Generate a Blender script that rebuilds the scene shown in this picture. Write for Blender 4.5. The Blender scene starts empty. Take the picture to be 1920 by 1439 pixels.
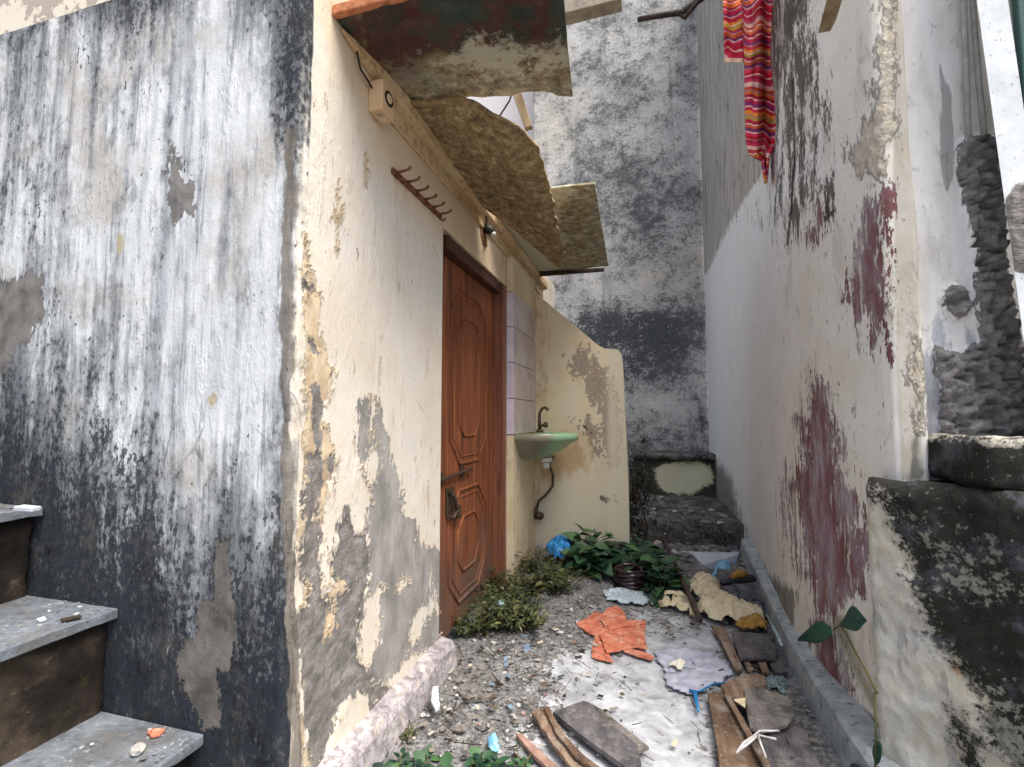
import bpy, bmesh, math, random
import numpy as np
from mathutils import Vector, Matrix, Euler, noise as mnoise
random.seed(7)
R = math.radians
S = bpy.context.scene
COL = S.collection

# ------------------------------------------------------------------ camera
FPX = 900.0
CAMZ = 1.08
PITCH = math.atan(65 / 900)
YAW = R(15.78)
cam_d = bpy.data.cameras.new('camera')
cam = bpy.data.objects.new('camera', cam_d)
COL.objects.link(cam)
cam.location = (0, 0, CAMZ)
cam.rotation_euler = Euler((math.pi / 2 + PITCH, 0, YAW), 'XYZ')
cam_d.sensor_width = 36
cam_d.lens = 36 * FPX / 1920
cam_d.clip_start = 0.02
cam_d.clip_end = 400
S.camera = cam
CM = np.array(cam.rotation_euler.to_matrix())
CP = np.array([0, 0, CAMZ])

# ------------------------------------------------------------------ light
SUN_EL, SUN_AZ = 64, 118          # compass style: direction the light comes from (0 = +Y, 90 = +X)
w = bpy.data.worlds.new('World'); S.world = w; w.use_nodes = True
nt = w.node_tree
sky = nt.nodes.new('ShaderNodeTexSky'); sky.sky_type = 'NISHITA'; sky.sun_disc = False
sky.sun_elevation = R(SUN_EL); sky.sun_rotation = R(SUN_AZ)
sky.dust_density = 4.0; sky.air_density = 1.0; sky.ozone_density = 1.0
bg = nt.nodes['Background']; bg.inputs['Strength'].default_value = 0.15
hs = nt.nodes.new('ShaderNodeHueSaturation'); hs.inputs['Saturation'].default_value = .72      # hazy, milky daylight
nt.links.new(sky.outputs[0], hs.inputs['Color']); nt.links.new(hs.outputs[0], bg.inputs[0])
sl = bpy.data.lights.new('sun', 'SUN'); sl.energy = 2.6; sl.angle = R(40); sl.color = (1, .965, .91)
so = bpy.data.objects.new('sun', sl); COL.objects.link(so)
so.location = (-2, -4, 9)
sd = Vector((math.sin(R(SUN_AZ)) * math.cos(R(SUN_EL)), math.cos(R(SUN_AZ)) * math.cos(R(SUN_EL)), math.sin(R(SUN_EL))))
so.rotation_euler = sd.to_track_quat('Z', 'Y').to_euler()
S.view_settings.view_transform = 'Standard'; S.view_settings.look = 'None'
S.view_settings.exposure = 0.92; S.view_settings.gamma = 1

# ------------------------------------------------------------------ picture to world helpers
def ray(u, v):
    return CM @ np.array([(u - 960) / FPX, (719.5 - v) / FPX, -1.0])
def on_z(u, v, z=0.0):
    d = ray(u, v); return CP + d * ((z - CAMZ) / d[2])
def on_x(u, v, x):
    d = ray(u, v); return CP + d * (x / d[0])
def on_y(u, v, y):
    d = ray(u, v); return CP + d * (y / d[1])
def on_pl(u, v, p, n):
    d = ray(u, v); p = np.array(p, float); n = np.array(n, float)
    return CP + d * (np.dot(p - CP, n) / np.dot(d, n))
def at(u, v, t):
    return CP + ray(u, v) * t
def proj(P):
    Q = (np.asarray(P, float) - CP) @ CM
    zc = np.maximum(-Q[:, 2], 0.12)
    return 960 + Q[:, 0] / zc * FPX, 719.5 - Q[:, 1] / zc * FPX

def sdf(uv, poly):
    """signed distance to a polygon, positive inside"""
    x, y = uv; P = np.array(poly, float)
    d = np.full(x.shape, 1e18); ins = np.zeros(x.shape, bool)
    for i in range(len(P)):
        ax, ay = P[i]; bx_, by_ = P[(i + 1) % len(P)]
        ex, ey = bx_ - ax, by_ - ay
        t = np.clip(((x - ax) * ex + (y - ay) * ey) / max(ex * ex + ey * ey, 1e-12), 0, 1)
        d = np.minimum(d, (x - ax - t * ex) ** 2 + (y - ay - t * ey) ** 2)
        c = ((ay > y) != (by_ > y))
        with np.errstate(divide='ignore', invalid='ignore'):
            xi = (bx_ - ax) * (y - ay) / (by_ - ay if by_ != ay else 1e-9) + ax
        ins ^= c & (x < xi)
    d = np.sqrt(d)
    return np.where(ins, d, -d)
def sline(uv, pts, r):
    """distance field of a stroked line, positive within radius r"""
    x, y = uv; d = np.full(x.shape, 1e18)
    for i in range(len(pts) - 1):
        (ax, ay), (bx_, by_) = pts[i][:2], pts[i + 1][:2]
        ex, ey = bx_ - ax, by_ - ay
        t = np.clip(((x - ax) * ex + (y - ay) * ey) / max(ex * ex + ey * ey, 1e-12), 0, 1)
        d = np.minimum(d, np.hypot(x - ax - t * ex, y - ay - t * ey))
    return r - d
def union(*a):
    o = a[0]
    for b in a[1:]: o = np.maximum(o, b)
    return o
def gmap(uv, us, vs, rows):
    x, y = uv; M = np.array(rows, float)
    fx = np.interp(x, us, np.arange(len(us))); fy = np.interp(y, vs, np.arange(len(vs)))
    x0 = np.clip(fx.astype(int), 0, len(us) - 2); y0 = np.clip(fy.astype(int), 0, len(vs) - 2)
    a = fx - x0; b = fy - y0
    return (M[y0, x0] * (1 - a) * (1 - b) + M[y0, x0 + 1] * a * (1 - b) + M[y0 + 1, x0] * (1 - a) * b + M[y0 + 1, x0 + 1] * a * b)
def nz(P, s, o=0.0, oct=4):
    return np.array([mnoise.fractal(Vector((p[0] * s + o, p[1] * s + o * 1.7, p[2] * s - o)), 1.0, 2.0, oct) for p in P])

# ------------------------------------------------------------------ objects
def tag(o, label=None, cat=None, group=None, kind=None):
    if label: o['label'] = label
    if cat: o['category'] = cat
    if group: o['group'] = group
    if kind: o['kind'] = kind
    return o
def empty(name, loc, label, cat, group=None, rz=0):
    o = bpy.data.objects.new(name, None); COL.objects.link(o)
    o.location = loc; o.rotation_euler = (0, 0, rz); o.empty_display_size = .1
    return tag(o, label, cat, group)
bpy.context.view_layer.update()
def mesh_obj(name, verts, faces, mat, parent=None, smooth=False, fields=None):
    me = bpy.data.meshes.new(name)
    V = np.array(verts, float)
    inv = None
    if parent is not None:
        bpy.context.view_layer.update()
        inv = np.array(parent.matrix_world.inverted())
        V = V @ inv[:3, :3].T + inv[:3, 3]
    me.from_pydata(V.tolist(), [], [tuple(int(i) for i in f) for f in faces])
    if smooth: me.polygons.foreach_set('use_smooth', [True] * len(me.polygons))
    if fields:
        for k, a in fields.items():
            at_ = me.attributes.new(k, 'FLOAT', 'POINT')
            at_.data.foreach_set('value', np.asarray(a, np.float32))
    me.materials.append(mat)
    me.update()
    o = bpy.data.objects.new(name, me); COL.objects.link(o)
    if parent is not None: o.parent = parent
    return o
class MB:
    def __init__(s): s.v = []; s.f = []
    def add(s, V, F):
        n = len(s.v); s.v += [tuple(map(float, p)) for p in V]; s.f += [tuple(i + n for i in f) for f in F]; return s
    def box(s, a, b, bev=0.0):
        x0, y0, z0 = a; x1, y1, z1 = b
        V = [(x0, y0, z0), (x1, y0, z0), (x1, y1, z0), (x0, y1, z0), (x0, y0, z1), (x1, y0, z1), (x1, y1, z1), (x0, y1, z1)]
        return s.add(V, [(0, 3, 2, 1), (4, 5, 6, 7), (0, 1, 5, 4), (1, 2, 6, 5), (2, 3, 7, 6), (3, 0, 4, 7)])
    def prism(s, pts, d):
        """extrude polygon pts (3-D, planar) by vector d"""
        n = len(pts); P = [np.array(p, float) for p in pts]; d = np.array(d, float)
        V = P + [p + d for p in P]
        return s.add(V, [tuple(range(n))[::-1], tuple(range(n, 2 * n))] + [(i, (i + 1) % n, n + (i + 1) % n, n + i) for i in range(n)])
    def tube(s, pts, r, seg=8, cap=True):
        P = [Vector([float(c) for c in p]) for p in pts]; n = len(P)
        rs = r if isinstance(r, (list, tuple)) else [r] * n
        V = []; up = None
        for i in range(n):
            t = (P[min(i + 1, n - 1)] - P[max(i - 1, 0)]).normalized()
            if up is None: up = Vector((0, 0, 1)) if abs(t.z) < .9 else Vector((1, 0, 0))
            a = t.cross(up); a = a.normalized() if a.length > 1e-4 else Vector((1, 0, 0)); b = a.cross(t).normalized(); up = b
            for k in range(seg):
                q = 2 * math.pi * k / seg
                V.append(P[i] + (a * math.cos(q) + b * math.sin(q)) * rs[i])
        F = [(i * seg + k, i * seg + (k + 1) % seg, (i + 1) * seg + (k + 1) % seg, (i + 1) * seg + k) for i in range(n - 1) for k in range(seg)]
        if cap: F += [tuple(range(seg))[::-1], tuple(range((n - 1) * seg, n * seg))]
        return s.add(V, F)
    def obj(s, name, mat, parent=None, smooth=False, bevel=0, solid=0, sub=0):
        o = mesh_obj(name, s.v, s.f, mat, parent, smooth)
        if solid:
            m = o.modifiers.new('solid', 'SOLIDIFY'); m.thickness = solid; m.offset = 0
        if bevel:
            m = o.modifiers.new('bevel', 'BEVEL'); m.width = bevel; m.segments = 2; m.limit_method = 'ANGLE'
        return o

# ------------------------------------------------------------------ materials
def C(r, g, b, k=1.0):
    f = lambda c: ((c / 255) / 12.92 if c / 255 <= .04045 else ((c / 255 + .055) / 1.055) ** 2.4) * k
    return (f(r), f(g), f(b), 1)
class Mat:
    def __init__(s, name, rough=.9, spec=.25):
        s.m = bpy.data.materials.new(name); s.m.use_nodes = True
        s.t = s.m.node_tree; s.b = s.t.nodes['Principled BSDF']
        s.b.inputs['Roughness'].default_value = rough
        s.b.inputs['Specular IOR Level'].default_value = spec
        s.tc = s.n('ShaderNodeTexCoord').outputs['Object']; s.col = None; s.h = None; s.maps = {}
    def n(s, k, **kw):
        x = s.t.nodes.new(k)
        for a, b in kw.items(): setattr(x, a, b)
        return x
    def l(s, a, b): s.t.links.new(a, b)
    def inp(s, node, i, v):
        if hasattr(v, 'is_output'): s.l(v, node.inputs[i])
        else: node.inputs[i].default_value = v
    def math(s, op, a, b=0.0, c=None, clamp=False):
        x = s.n('ShaderNodeMath', operation=op, use_clamp=clamp)
        s.inp(x, 0, a); s.inp(x, 1, b)
        if c is not None: s.inp(x, 2, c)
        return x.outputs[0]
    def vec(s, stretch=(1, 1, 1), off=0.0):
        k = (tuple(stretch), off)
        if k not in s.maps:
            x = s.n('ShaderNodeMapping'); s.l(s.tc, x.inputs[0]); x.inputs['Scale'].default_value = stretch
            x.inputs['Location'].default_value = (off, off * 1.3, off * .7); s.maps[k] = x.outputs[0]
        return s.maps[k]
    def noise(s, scale, detail=4, stretch=(1, 1, 1), off=0.0, rough=.6, dist=0.0):
        x = s.n('ShaderNodeTexNoise'); s.l(s.vec(stretch, off), x.inputs['Vector'])
        x.inputs['Scale'].default_value = scale; x.inputs['Detail'].default_value = detail
        x.inputs['Roughness'].default_value = rough; x.inputs['Distortion'].default_value = dist
        return x.outputs['Fac']
    def vor(s, scale, stretch=(1, 1, 1), off=0.0, feature='F1'):
        x = s.n('ShaderNodeTexVoronoi', feature=feature); s.l(s.vec(stretch, off), x.inputs['Vector'])
        x.inputs['Scale'].default_value = scale; return x.outputs['Distance']
    def attr(s, name): return s.n('ShaderNodeAttribute', attribute_name=name).outputs['Fac']
    def ramp(s, f, stops, interp='LINEAR'):
        x = s.n('ShaderNodeValToRGB'); s.inp(x, 0, f); cr = x.color_ramp; cr.interpolation = interp
        while len(cr.elements) < len(stops): cr.elements.new(.5)
        for e, (p, c) in zip(cr.elements, stops): e.position = p; e.color = c
        return x.outputs[0]
    def mix(s, f, a, b, mode='MIX'):
        x = s.n('ShaderNodeMix', data_type='RGBA', blend_type=mode)
        s.inp(x, 0, f); s.inp(x, 6, a); s.inp(x, 7, b); return x.outputs[2]
    def sm(s, v, lo, hi, a=0.0, b=1.0):
        x = s.n('ShaderNodeMapRange'); x.interpolation_type = 'SMOOTHSTEP'
        s.inp(x, 0, v); s.inp(x, 1, lo); s.inp(x, 2, hi); s.inp(x, 3, a); s.inp(x, 4, b); return x.outputs[0]
    def base(s, col): s.col = col
    def mask(s, attr, noises, soft, bias=0.0):
        """mask from an attribute (or a constant) broken up by noises [(socket, amplitude)]"""
        v = s.attr(attr) if isinstance(attr, str) else attr
        for nsk, amp in noises:
            v = s.math('ADD', v, s.math('MULTIPLY', s.math('SUBTRACT', nsk, .5), amp))
        return s.sm(v, -soft + bias, soft + bias)
    def layer(s, m, col, op=1.0, depth=0.0):
        f = s.math('MULTIPLY', m, op) if op != 1.0 else m
        s.col = s.mix(f, s.col, col)
        if depth: s.height(m, depth)
    def height(s, v, amt):
        t = s.math('MULTIPLY', v, amt)
        s.h = t if s.h is None else s.math('ADD', s.h, t)
    def done(s, bump=1.0, rough=None):
        s.inp(s.b, 'Base Color', s.col)
        if rough is not None: s.inp(s.b, 'Roughness', rough)
        if s.h is not None:
            x = s.n('ShaderNodeBump'); x.inputs['Strength'].default_value = bump; x.inputs['Distance'].default_value = 1.0
            s.l(s.h, x.inputs['Height']); s.l(x.outputs[0], s.b.inputs['Normal'])
        return s.m
def simple(name, c1, c2, scale=20, rough=.85, bump=.002, stretch=(1, 1, 1), spec=.3, c3=None, metal=0.0, detail=6):
    m = Mat(name, rough, spec); n = m.noise(scale, detail, stretch)
    st = [(.3, c1), (.7, c2)] if c3 is None else [(.3, c1), (.5, c2), (.72, c3)]
    m.base(m.ramp(n, st)); m.b.inputs['Metallic'].default_value = metal
    if bump: m.height(m.noise(scale * 3, 4, stretch, 3.1), bump)
    return m.done()
ST = (1, 1, .22)     # vertical streaks

# ================================================================== GROUND
def polyline_wall(name, plan, zs, mat, fieldfn, parent=None, drop=None, disp=None, res=.008):
    """upright sheet over a plan polyline [(x, y, cell)], heights zs; faces inside drop(P) removed"""
    pts = []; sl_ = []; acc = 0
    for i in range(len(plan) - 1):
        a = np.array(plan[i][:2]); b = np.array(plan[i + 1][:2]); L = np.linalg.norm(b - a)
        n = max(1, int(round(L / plan[i][2])))
        for k in range(n): pts.append(a + (b - a) * k / n); sl_.append(acc + L * k / n)
        acc += L
    pts.append(np.array(plan[-1][:2])); sl_.append(acc)
    pts = np.array(pts); sl_ = np.array(sl_); zs = np.array(zs); ns, nz_ = len(pts), len(zs)
    P = np.zeros((nz_, ns, 3)); P[:, :, 0] = pts[None, :, 0]; P[:, :, 1] = pts[None, :, 1]; P[:, :, 2] = zs[:, None]
    Sg = np.repeat(sl_[None, :], nz_, 0)
    tan = np.gradient(pts, axis=0); tan /= np.linalg.norm(tan, axis=1)[:, None]
    N = np.stack([tan[:, 1], -tan[:, 0]], 1)
    N3 = np.zeros_like(P); N3[:, :, 0] = N[None, :, 0]; N3[:, :, 1] = N[None, :, 1]
    Pf = P.reshape(-1, 3); uv = proj(Pf)
    F = fieldfn(Pf, uv, Sg.reshape(-1))
    if disp: Pf = Pf + N3.reshape(-1, 3) * disp(Pf, F)[:, None]
    idx = np.arange(nz_ * ns).reshape(nz_, ns)
    q = np.stack([idx[:-1, :-1], idx[:-1, 1:], idx[1:, 1:], idx[1:, :-1]], -1).reshape(-1, 4)
    if drop is not None:
        c = (P.reshape(-1, 3)[q].mean(1)); q = q[~drop(c)]
    return mesh_obj(name, Pf, q, mat, parent, True, F)

# ---- ground of the alley: packed dirt with a pale limewashed patch
WHITE_PX = [(1035, 1250), (1110, 1215), (1240, 1170), (1330, 1160), (1370, 1200), (1385, 1280), (1330, 1290), (1345, 1450), (1350, 1560), (960, 1560), (975, 1430), (1060, 1350)]
m = Mat('dirt', .95)
n1 = m.noise(9, 8, off=1); n2 = m.noise(60, 6, off=4); n3 = m.noise(2.2, 4, off=8)
m.base(m.ramp(n1, [(.3, C(84, 83, 83)), (.5, C(114, 113, 113)), (.68, C(144, 143, 142))]))
m.layer(m.sm(n2, .52, .62), C(176, 170, 162), .5)
m.layer(m.sm(n2, .47, .40), C(62, 57, 52), .6)
m.layer(m.sm(n3, .55, .68), C(96, 90, 82), .5)
m.layer(m.sm(m.noise(200, 4, off=97), .55, .65), C(160, 156, 150), .4)
wm = m.mask('white', [(m.noise(7, 8, off=2, rough=.7), 5), (m.noise(40, 5, off=5), 3)], .22)
m.layer(wm, m.ramp(m.noise(12, 8, off=9, dist=.6), [(.32, C(136, 138, 142)), (.5, C(176, 178, 182)), (.68, C(206, 208, 210))]), .9)
m.height(n1, .014); m.height(n2, .005)
M_DIRT = m.done()
def ground_z(x, y):
    z = 0.0 * x
    z = z + .09 * np.exp(-((x + .55) ** 2) / .12 - ((y - 3.5) ** 2) / .35)        # heap at the basin wall
    z = z + .02 * np.exp(-((x + .5) ** 2) / .06 - ((y - 2.1) ** 2) / .5)
    return z
def gz(x, y): return float(ground_z(np.array(float(x)), np.array(float(y))))
xs = np.concatenate([[-60, -20, -8, -4, -2.5, -1.5], np.arange(-1.1, 1.0, .016), [1.2, 1.6, 2.4, 4, 8, 20, 60]])
ys = np.concatenate([[-40, -15, -6, -3, -1, 0, .5, .9], np.arange(1.1, 4.6, .018), [4.8, 5.2, 5.8, 7, 10, 16, 30, 60]])
GX, GY = np.meshgrid(xs, ys)
GP = np.stack([GX.ravel(), GY.ravel(), np.zeros(GX.size)], 1)
near = (np.abs(GP[:, 0]) < 1.1) & (GP[:, 1] > 1.1) & (GP[:, 1] < 4.6)
hz = np.zeros(len(GP)); hz[near] = nz(GP[near], 9, 3, 5) * .008 + nz(GP[near], 38, 5, 3) * .005
GP[:, 2] = ground_z(GP[:, 0], GP[:, 1]) + hz - .004
uvG = proj(GP)
wf = np.clip((sdf(uvG, WHITE_PX) + 12) / 60, -1.5, 1.5); wf[GP[:, 1] < .8] = -1.5
GP[:, 2] -= np.clip(wf, 0, 1) * hz * .75
nx, ny = len(xs), len(ys); ii = np.arange(nx * ny).reshape(ny, nx)
gf = np.stack([ii[:-1, :-1], ii[:-1, 1:], ii[1:, 1:], ii[1:, :-1]], -1).reshape(-1, 4)
g = mesh_obj('ground', GP, gf, M_DIRT, None, True, {'white': wf}); g['kind'] = 'structure'

# ================================================================== LEFT BUILDING
bld = empty('plastered_building', (-.9, 1.06, 0), 'flat roofed building with black-stained white front wall and peeling cream door wall', 'building')

Z8 = lambda a: [(500 + x * .5136, 700 + y * .5136) for x, y in a]
SMOOTH = Z8([(370, 75), (335, 120), (325, 250), (345, 330), (365, 420), (385, 440), (378, 520), (372, 600), (375, 760), (345, 860), (335, 1000), (350, 1080), (385, 1140), (430, 1130), (520, 1040), (560, 1090), (650, 1000), (652, 650), (600, 640), (555, 615), (540, 540), (510, 530), (497, 540), (490, 450), (470, 380), (430, 220), (400, 90)])
ISL = [Z8([(345, 840), (400, 790), (430, 775), (435, 790), (410, 820), (410, 980), (380, 1060), (350, 1075), (328, 1010)]),
       Z8([(470, 790), (490, 760), (520, 745), (520, 775), (480, 805)]),
       Z8([(598, 700), (612, 820), (640, 850), (640, 900), (600, 870), (570, 950), (530, 1000), (522, 960), (540, 880), (590, 840)]),
       Z8([(520, 1030), (600, 1010), (650, 960), (650, 1010), (560, 1100), (440, 1200), (450, 1120)]),
       Z8([(345, 330), (372, 290), (405, 260), (415, 330), (385, 420), (365, 420)]),
       Z8([(372, 85), (392, 90), (400, 130), (385, 240), (372, 250)])]
ROUGH = Z8([(300, 490), (320, 580), (345, 590), (365, 570), (375, 640), (375, 780), (345, 850), (335, 1000), (350, 1060), (420, 1140), (455, 1150), (430, 1240), (390, 1290), (370, 1190), (330, 1160), (270, 1220), (250, 1300), (200, 1460), (160, 1460), (150, 1300), (125, 1120), (105, 1000), (112, 880), (125, 760), (120, 640), (150, 560), (185, 500), (205, 560), (205, 660), (205, 800), (240, 770), (238, 700), (258, 560), (280, 520)])
RISL = [Z8([(240, 755), (285, 760), (285, 800), (255, 810), (250, 920), (215, 975), (205, 950), (235, 900), (238, 820)]),
        Z8([(130, 780), (150, 770), (155, 800), (140, 860), (122, 860)]),
        Z8([(205, 660), (235, 680), (235, 770), (205, 830), (200, 760)])]
V_UND = [(565, 455), (580, 500), (600, 545), (600, 600), (615, 680), (628, 700), (622, 740), (608, 770), (628, 850), (634, 880), (615, 930), (608, 1000), (560, 1010), (548, 1080), (545, 1040), (565, 960), (570, 900), (566, 840), (575, 780), (566, 700), (572, 640), (566, 560)]
V_PIT = [sline, ]
C_US = [-400, 0, 60, 120, 180, 240, 300, 360, 420, 480, 520, 545, 560]
C_VS = [-300, 0, 60, 120, 240, 360, 480, 600, 720, 840, 960, 1080, 1200, 1320, 1439, 1700]
C_MAP = [
 [.5, .6, .6, .8, .95, .95, .8, .5, .25, .6, .95, .9, .9],
 [.5, .6, .6, .75, .85, .92, .78, .35, .2, .62, .95, .9, .9],
 [.5, .62, .6, .52, .45, .6, .38, .25, .2, .5, .9, .9, .9],
 [.45, .42, .38, .38, .42, .34, .3, .25, .12, .2, .8, .85, .8],
 [.4, .38, .42, .42, .34, .34, .34, .28, .16, .16, .62, .85, .7],
 [.5, .55, .52, .42, .3, .3, .28, .26, .16, .2, .35, .6, .5],
 [.5, .48, .44, .34, .25, .24, .2, .16, .2, .22, .33, .5, .3],
 [.6, .58, .5, .36, .36, .34, .2, .12, .14, .26, .38, .5, .3],
 [.8, .78, .58, .6, .56, .52, .4, .2, .2, .3, .42, .5, .3],
 [.9, .9, .8, .66, .7, .62, .36, .22, .28, .34, .46, .5, .3],
 [1, 1, 1, .9, .84, .78, .46, .36, .36, .46, .6, .5, .35],
 [1, 1.1, 1.05, 1, 1, 1, .62, .5, .55, .55, .78, .7, .4],
 [1, 1.2, 1.2, 1.1, 1.1, 1.1, .85, .7, .75, .7, .85, .85, .5],
 [1, 1.2, 1.2, 1.2, 1.2, 1.2, 1.1, .95, 1, .95, .95, .95, .6],
 [1, 1.2, 1.2, 1.2, 1.2, 1.2, 1.2, 1.1, 1.1, 1, 1, 1, .7],
 [1, 1.2, 1.2, 1.2, 1.2, 1.2, 1.2, 1.1, 1.1, 1, 1, 1, .7]]
SX = 2.7            # arc length at which the front face ends (corner)
def left_fields(P, uv, s):
    f = {}
    front = np.clip((SX - .004 - s) / .02, -1, 1)
    f['front'] = front
    f['grime'] = (gmap(uv, C_US, C_VS, C_MAP) - .5) * 1.35 + .30 * np.clip((uv[1] - 760) / 300, 0, 1)
    f['grime'] = np.where(s > SX + .03, -1, f['grime'])
    u, v = uv
    f['arris'] = np.clip((sline(uv, [(548, 250), (537, 480), (536, 900), (548, 1150), (560, 1500)], 11)) / 12, -1.5, 1.5)
    pt = union(sdf(uv, [(322, 262), (334, 300), (345, 345), (355, 335), (368, 345), (362, 405), (345, 400), (332, 430), (316, 395), (318, 330)]),
               sdf(uv, [(-300, 500), (10, 530), (55, 510), (78, 520), (75, 600), (60, 640), (30, 650), (10, 700), (-300, 700)]),
               sdf(uv, [(408, 1010), (425, 1020), (440, 1100), (440, 1160), (448, 1180), (435, 1260), (410, 1260), (415, 1370), (390, 1370), (350, 1300), (325, 1230), (370, 1180), (375, 1140), (395, 1120)]))
    f['fpatch'] = np.where(s > SX, -1.5, np.clip(pt / 16, -1.5, 1.5))
    tan_ = union(sdf(uv, [(220, 438), (230, 440), (228, 478), (218, 480)]), sdf(uv, [(390, 742), (405, 735), (412, 750), (400, 765), (388, 755)]))
    f['tan'] = np.where(s > SX, -1.5, np.clip(tan_ / 8, -1.5, 1.5))
    side = s > SX - .01
    cl = lambda a, k: np.where(side, np.clip(a / k, -1.5, 1.5), -1.5)
    sm_ = sdf(uv, SMOOTH)
    for i in ISL: sm_ = np.minimum(sm_, -sdf(uv, i))
    f['smooth'] = cl(sm_, 14)
    rg = sdf(uv, ROUGH)
    for i in RISL: rg = np.minimum(rg, -sdf(uv, i))
    pits = union(sline(uv, [(575, 535), (585, 548)], 9), sline(uv, [(592, 730), (600, 760), (594, 830)], 9), sline(uv, [(588, 860), (600, 905), (580, 930), (590, 960)], 15),
                 sline(uv, [(622, 865), (616, 905)], 6), sline(uv, [(585, 640), (590, 655)], 6))
    f['rough'] = cl(union(rg, pits), 12)
    f['under'] = cl(union(sdf(uv, V_UND) - 3, sline(uv, [(540, 950), (545, 1080), (535, 1200), (555, 1300), (575, 1439)], 5), sdf(uv, ROUGH) - 6, sline(uv, [(625, 380), (632, 420)], 2), sline(uv, [(690, 290), (686, 350)], 2),
                          sline(uv, [(575, 440), (572, 540)], 4)), 12)
    # yellow warm band under the eaves, and the clean strip beside the door
    f['warm'] = cl(sdf(uv, [(560, -60), (690, -60), (1010, 500), (1010, 620), (820, 440), (700, 300), (610, 60)]), 60)
    f['lowg'] = cl(900 - v * 0 - np.abs(v - 1300) * 1.6, 400) * 1.0
    return f
m = Mat('aged_limewash_plaster', .92)
fine = m.noise(120, 5, off=2); mid = m.noise(24, 7, (1, 1, .45), 1); big = m.noise(3.5, 4, off=6)
strk = m.noise(26, 6, (1, 1, .12), 5, .65); grit = m.noise(75, 6, (1, 1, .6), 9, .7)
m.base(m.ramp(big, [(.3, C(212, 200, 182)), (.55, C(222, 213, 198)), (.75, C(216, 211, 203))]))
m.layer(m.sm(mid, .60, .70), C(190, 172, 146), .35)
m.layer(m.mask('warm', [(mid, .6)], .6), C(214, 182, 138), .6)
m.height(mid, .0035); m.height(fine, .001)
# blistered paint
bl = m.noise(14, 5, (1, 1, .3), 12, .7)
m.height(m.sm(bl, .55, .66), .0022)
m.layer(m.sm(m.noise(30, 4, (1, 1, .4), 17), .68, .71), C(140, 112, 84), .75, -.003)
m.layer(m.sm(m.noise(11, 6, (1, 1, .25), 19, .7), .62, .66), C(178, 158, 134), .5, -.002)
u_m = m.mask('under', [(mid, 3.0), (grit, 2.4)], .08)
m.layer(u_m, m.ramp(mid, [(.35, C(184, 160, 130)), (.6, C(214, 196, 166))]), 1, -.004)
s_m = m.mask('smooth', [(mid, 3.2), (grit, 2.6), (m.noise(9, 4, (1, 1, .3), 22), 1.2)], .05, -.1)
m.layer(s_m, m.ramp(m.noise(10, 7, (1, 1, .5), 3), [(.3, C(120, 117, 113)), (.5, C(152, 148, 143)), (.7, C(176, 172, 166))]), 1, -.005)
m.layer(m.math('MULTIPLY', s_m, m.sm(m.noise(12, 7, (1, 1, .22), 71, .7), .61, .65)), C(206, 196, 180), .8, .002)
r_m = m.mask('rough', [(mid, 4.5), (grit, 3.5)], .06)
m.layer(r_m, m.ramp(m.noise(16, 9, off=13, rough=.75), [(.3, C(112, 108, 104)), (.5, C(144, 139, 134)), (.7, C(174, 168, 162))]), 1, -.010)
m.layer(m.math('MULTIPLY', r_m, m.sm(m.noise(16, 7, (1, 1, .4), 73, .7), .60, .64)), C(206, 192, 168), .7, .003)
m.height(m.math('MULTIPLY', r_m, m.noise(32, 9, off=14, rough=.75)), .020)
# front: limewash with vertical run marks
f_m = m.sm(m.math('ADD', m.attr('front'), m.math('MULTIPLY', m.math('SUBTRACT', mid, .5), .8)), -.1, .1)
run = m.noise(9, 5, (1, 1, .06), 75, .65); run2 = m.noise(38, 5, (1, 1, .07), 77, .65); mott = m.noise(14, 8, (1, 1, .7), 79, .75)
wash = m.ramp(strk, [(.25, C(176, 180, 184)), (.45, C(208, 210, 210)), (.6, C(226, 227, 226)), (.8, C(220, 216, 208))])
wash = m.mix(m.sm(big, .5, .68), wash, C(190, 184, 176))
wash = m.mix(m.math('MULTIPLY', m.sm(run, .50, .62), .55), wash, C(150, 156, 162))
wash = m.mix(m.math('MULTIPLY', m.sm(run2, .56, .64), .5), wash, C(120, 126, 132))
m.layer(f_m, wash)
soft = m.mask('grime', [(run, 2.6), (mott, 3.0), (run2, 1.6), (mid, 1.6)], .34)
m.layer(soft, m.ramp(m.noise(7, 5, off=33), [(.35, C(112, 118, 124)), (.65, C(146, 146, 144))]), .62)
m.layer(m.mask('grime', [(m.noise(5, 8, (1, 1, .4), 95, .65), 3.5), (run, 1.6), (grit, 1.0)], .42, .12), m.ramp(mott, [(.4, C(74, 78, 82)), (.6, C(118, 120, 122))]), .78)
hard = m.mask('grime', [(run, 2.2), (mott, 3.0), (run2, .9), (grit, 2.4)], .34, .46)
m.layer(hard, m.ramp(mott, [(.36, C(16, 17, 19)), (.5, C(34, 36, 38)), (.6, C(66, 68, 70)), (.7, C(100, 102, 102))]), .98)
m.layer(m.math('MULTIPLY', hard, m.sm(m.noise(6, 8, (1, 1, .35), 101, .7), .52, .66)), C(84, 82, 78), .6)
spk = m.mask('grime', [(m.noise(60, 4, (1, 1, .6), 41), 5.4), (m.noise(7, 3, off=43), 3.0)], .14, .85)
m.layer(spk, C(40, 46, 54), .85)
lich = m.math('MULTIPLY', m.sm(grit, .60, .66), m.sm(m.attr('grime'), .1, .4))
m.layer(lich, C(112, 116, 118), .4)
m.layer(m.mask('arris', [(mid, 3.0), (strk, 2.0)], .25), m.ramp(strk, [(.3, C(84, 78, 72)), (.6, C(134, 126, 116))]), .9)
p_m = m.mask('fpatch', [(mid, 3.6), (grit, 2.4)], .05)
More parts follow.
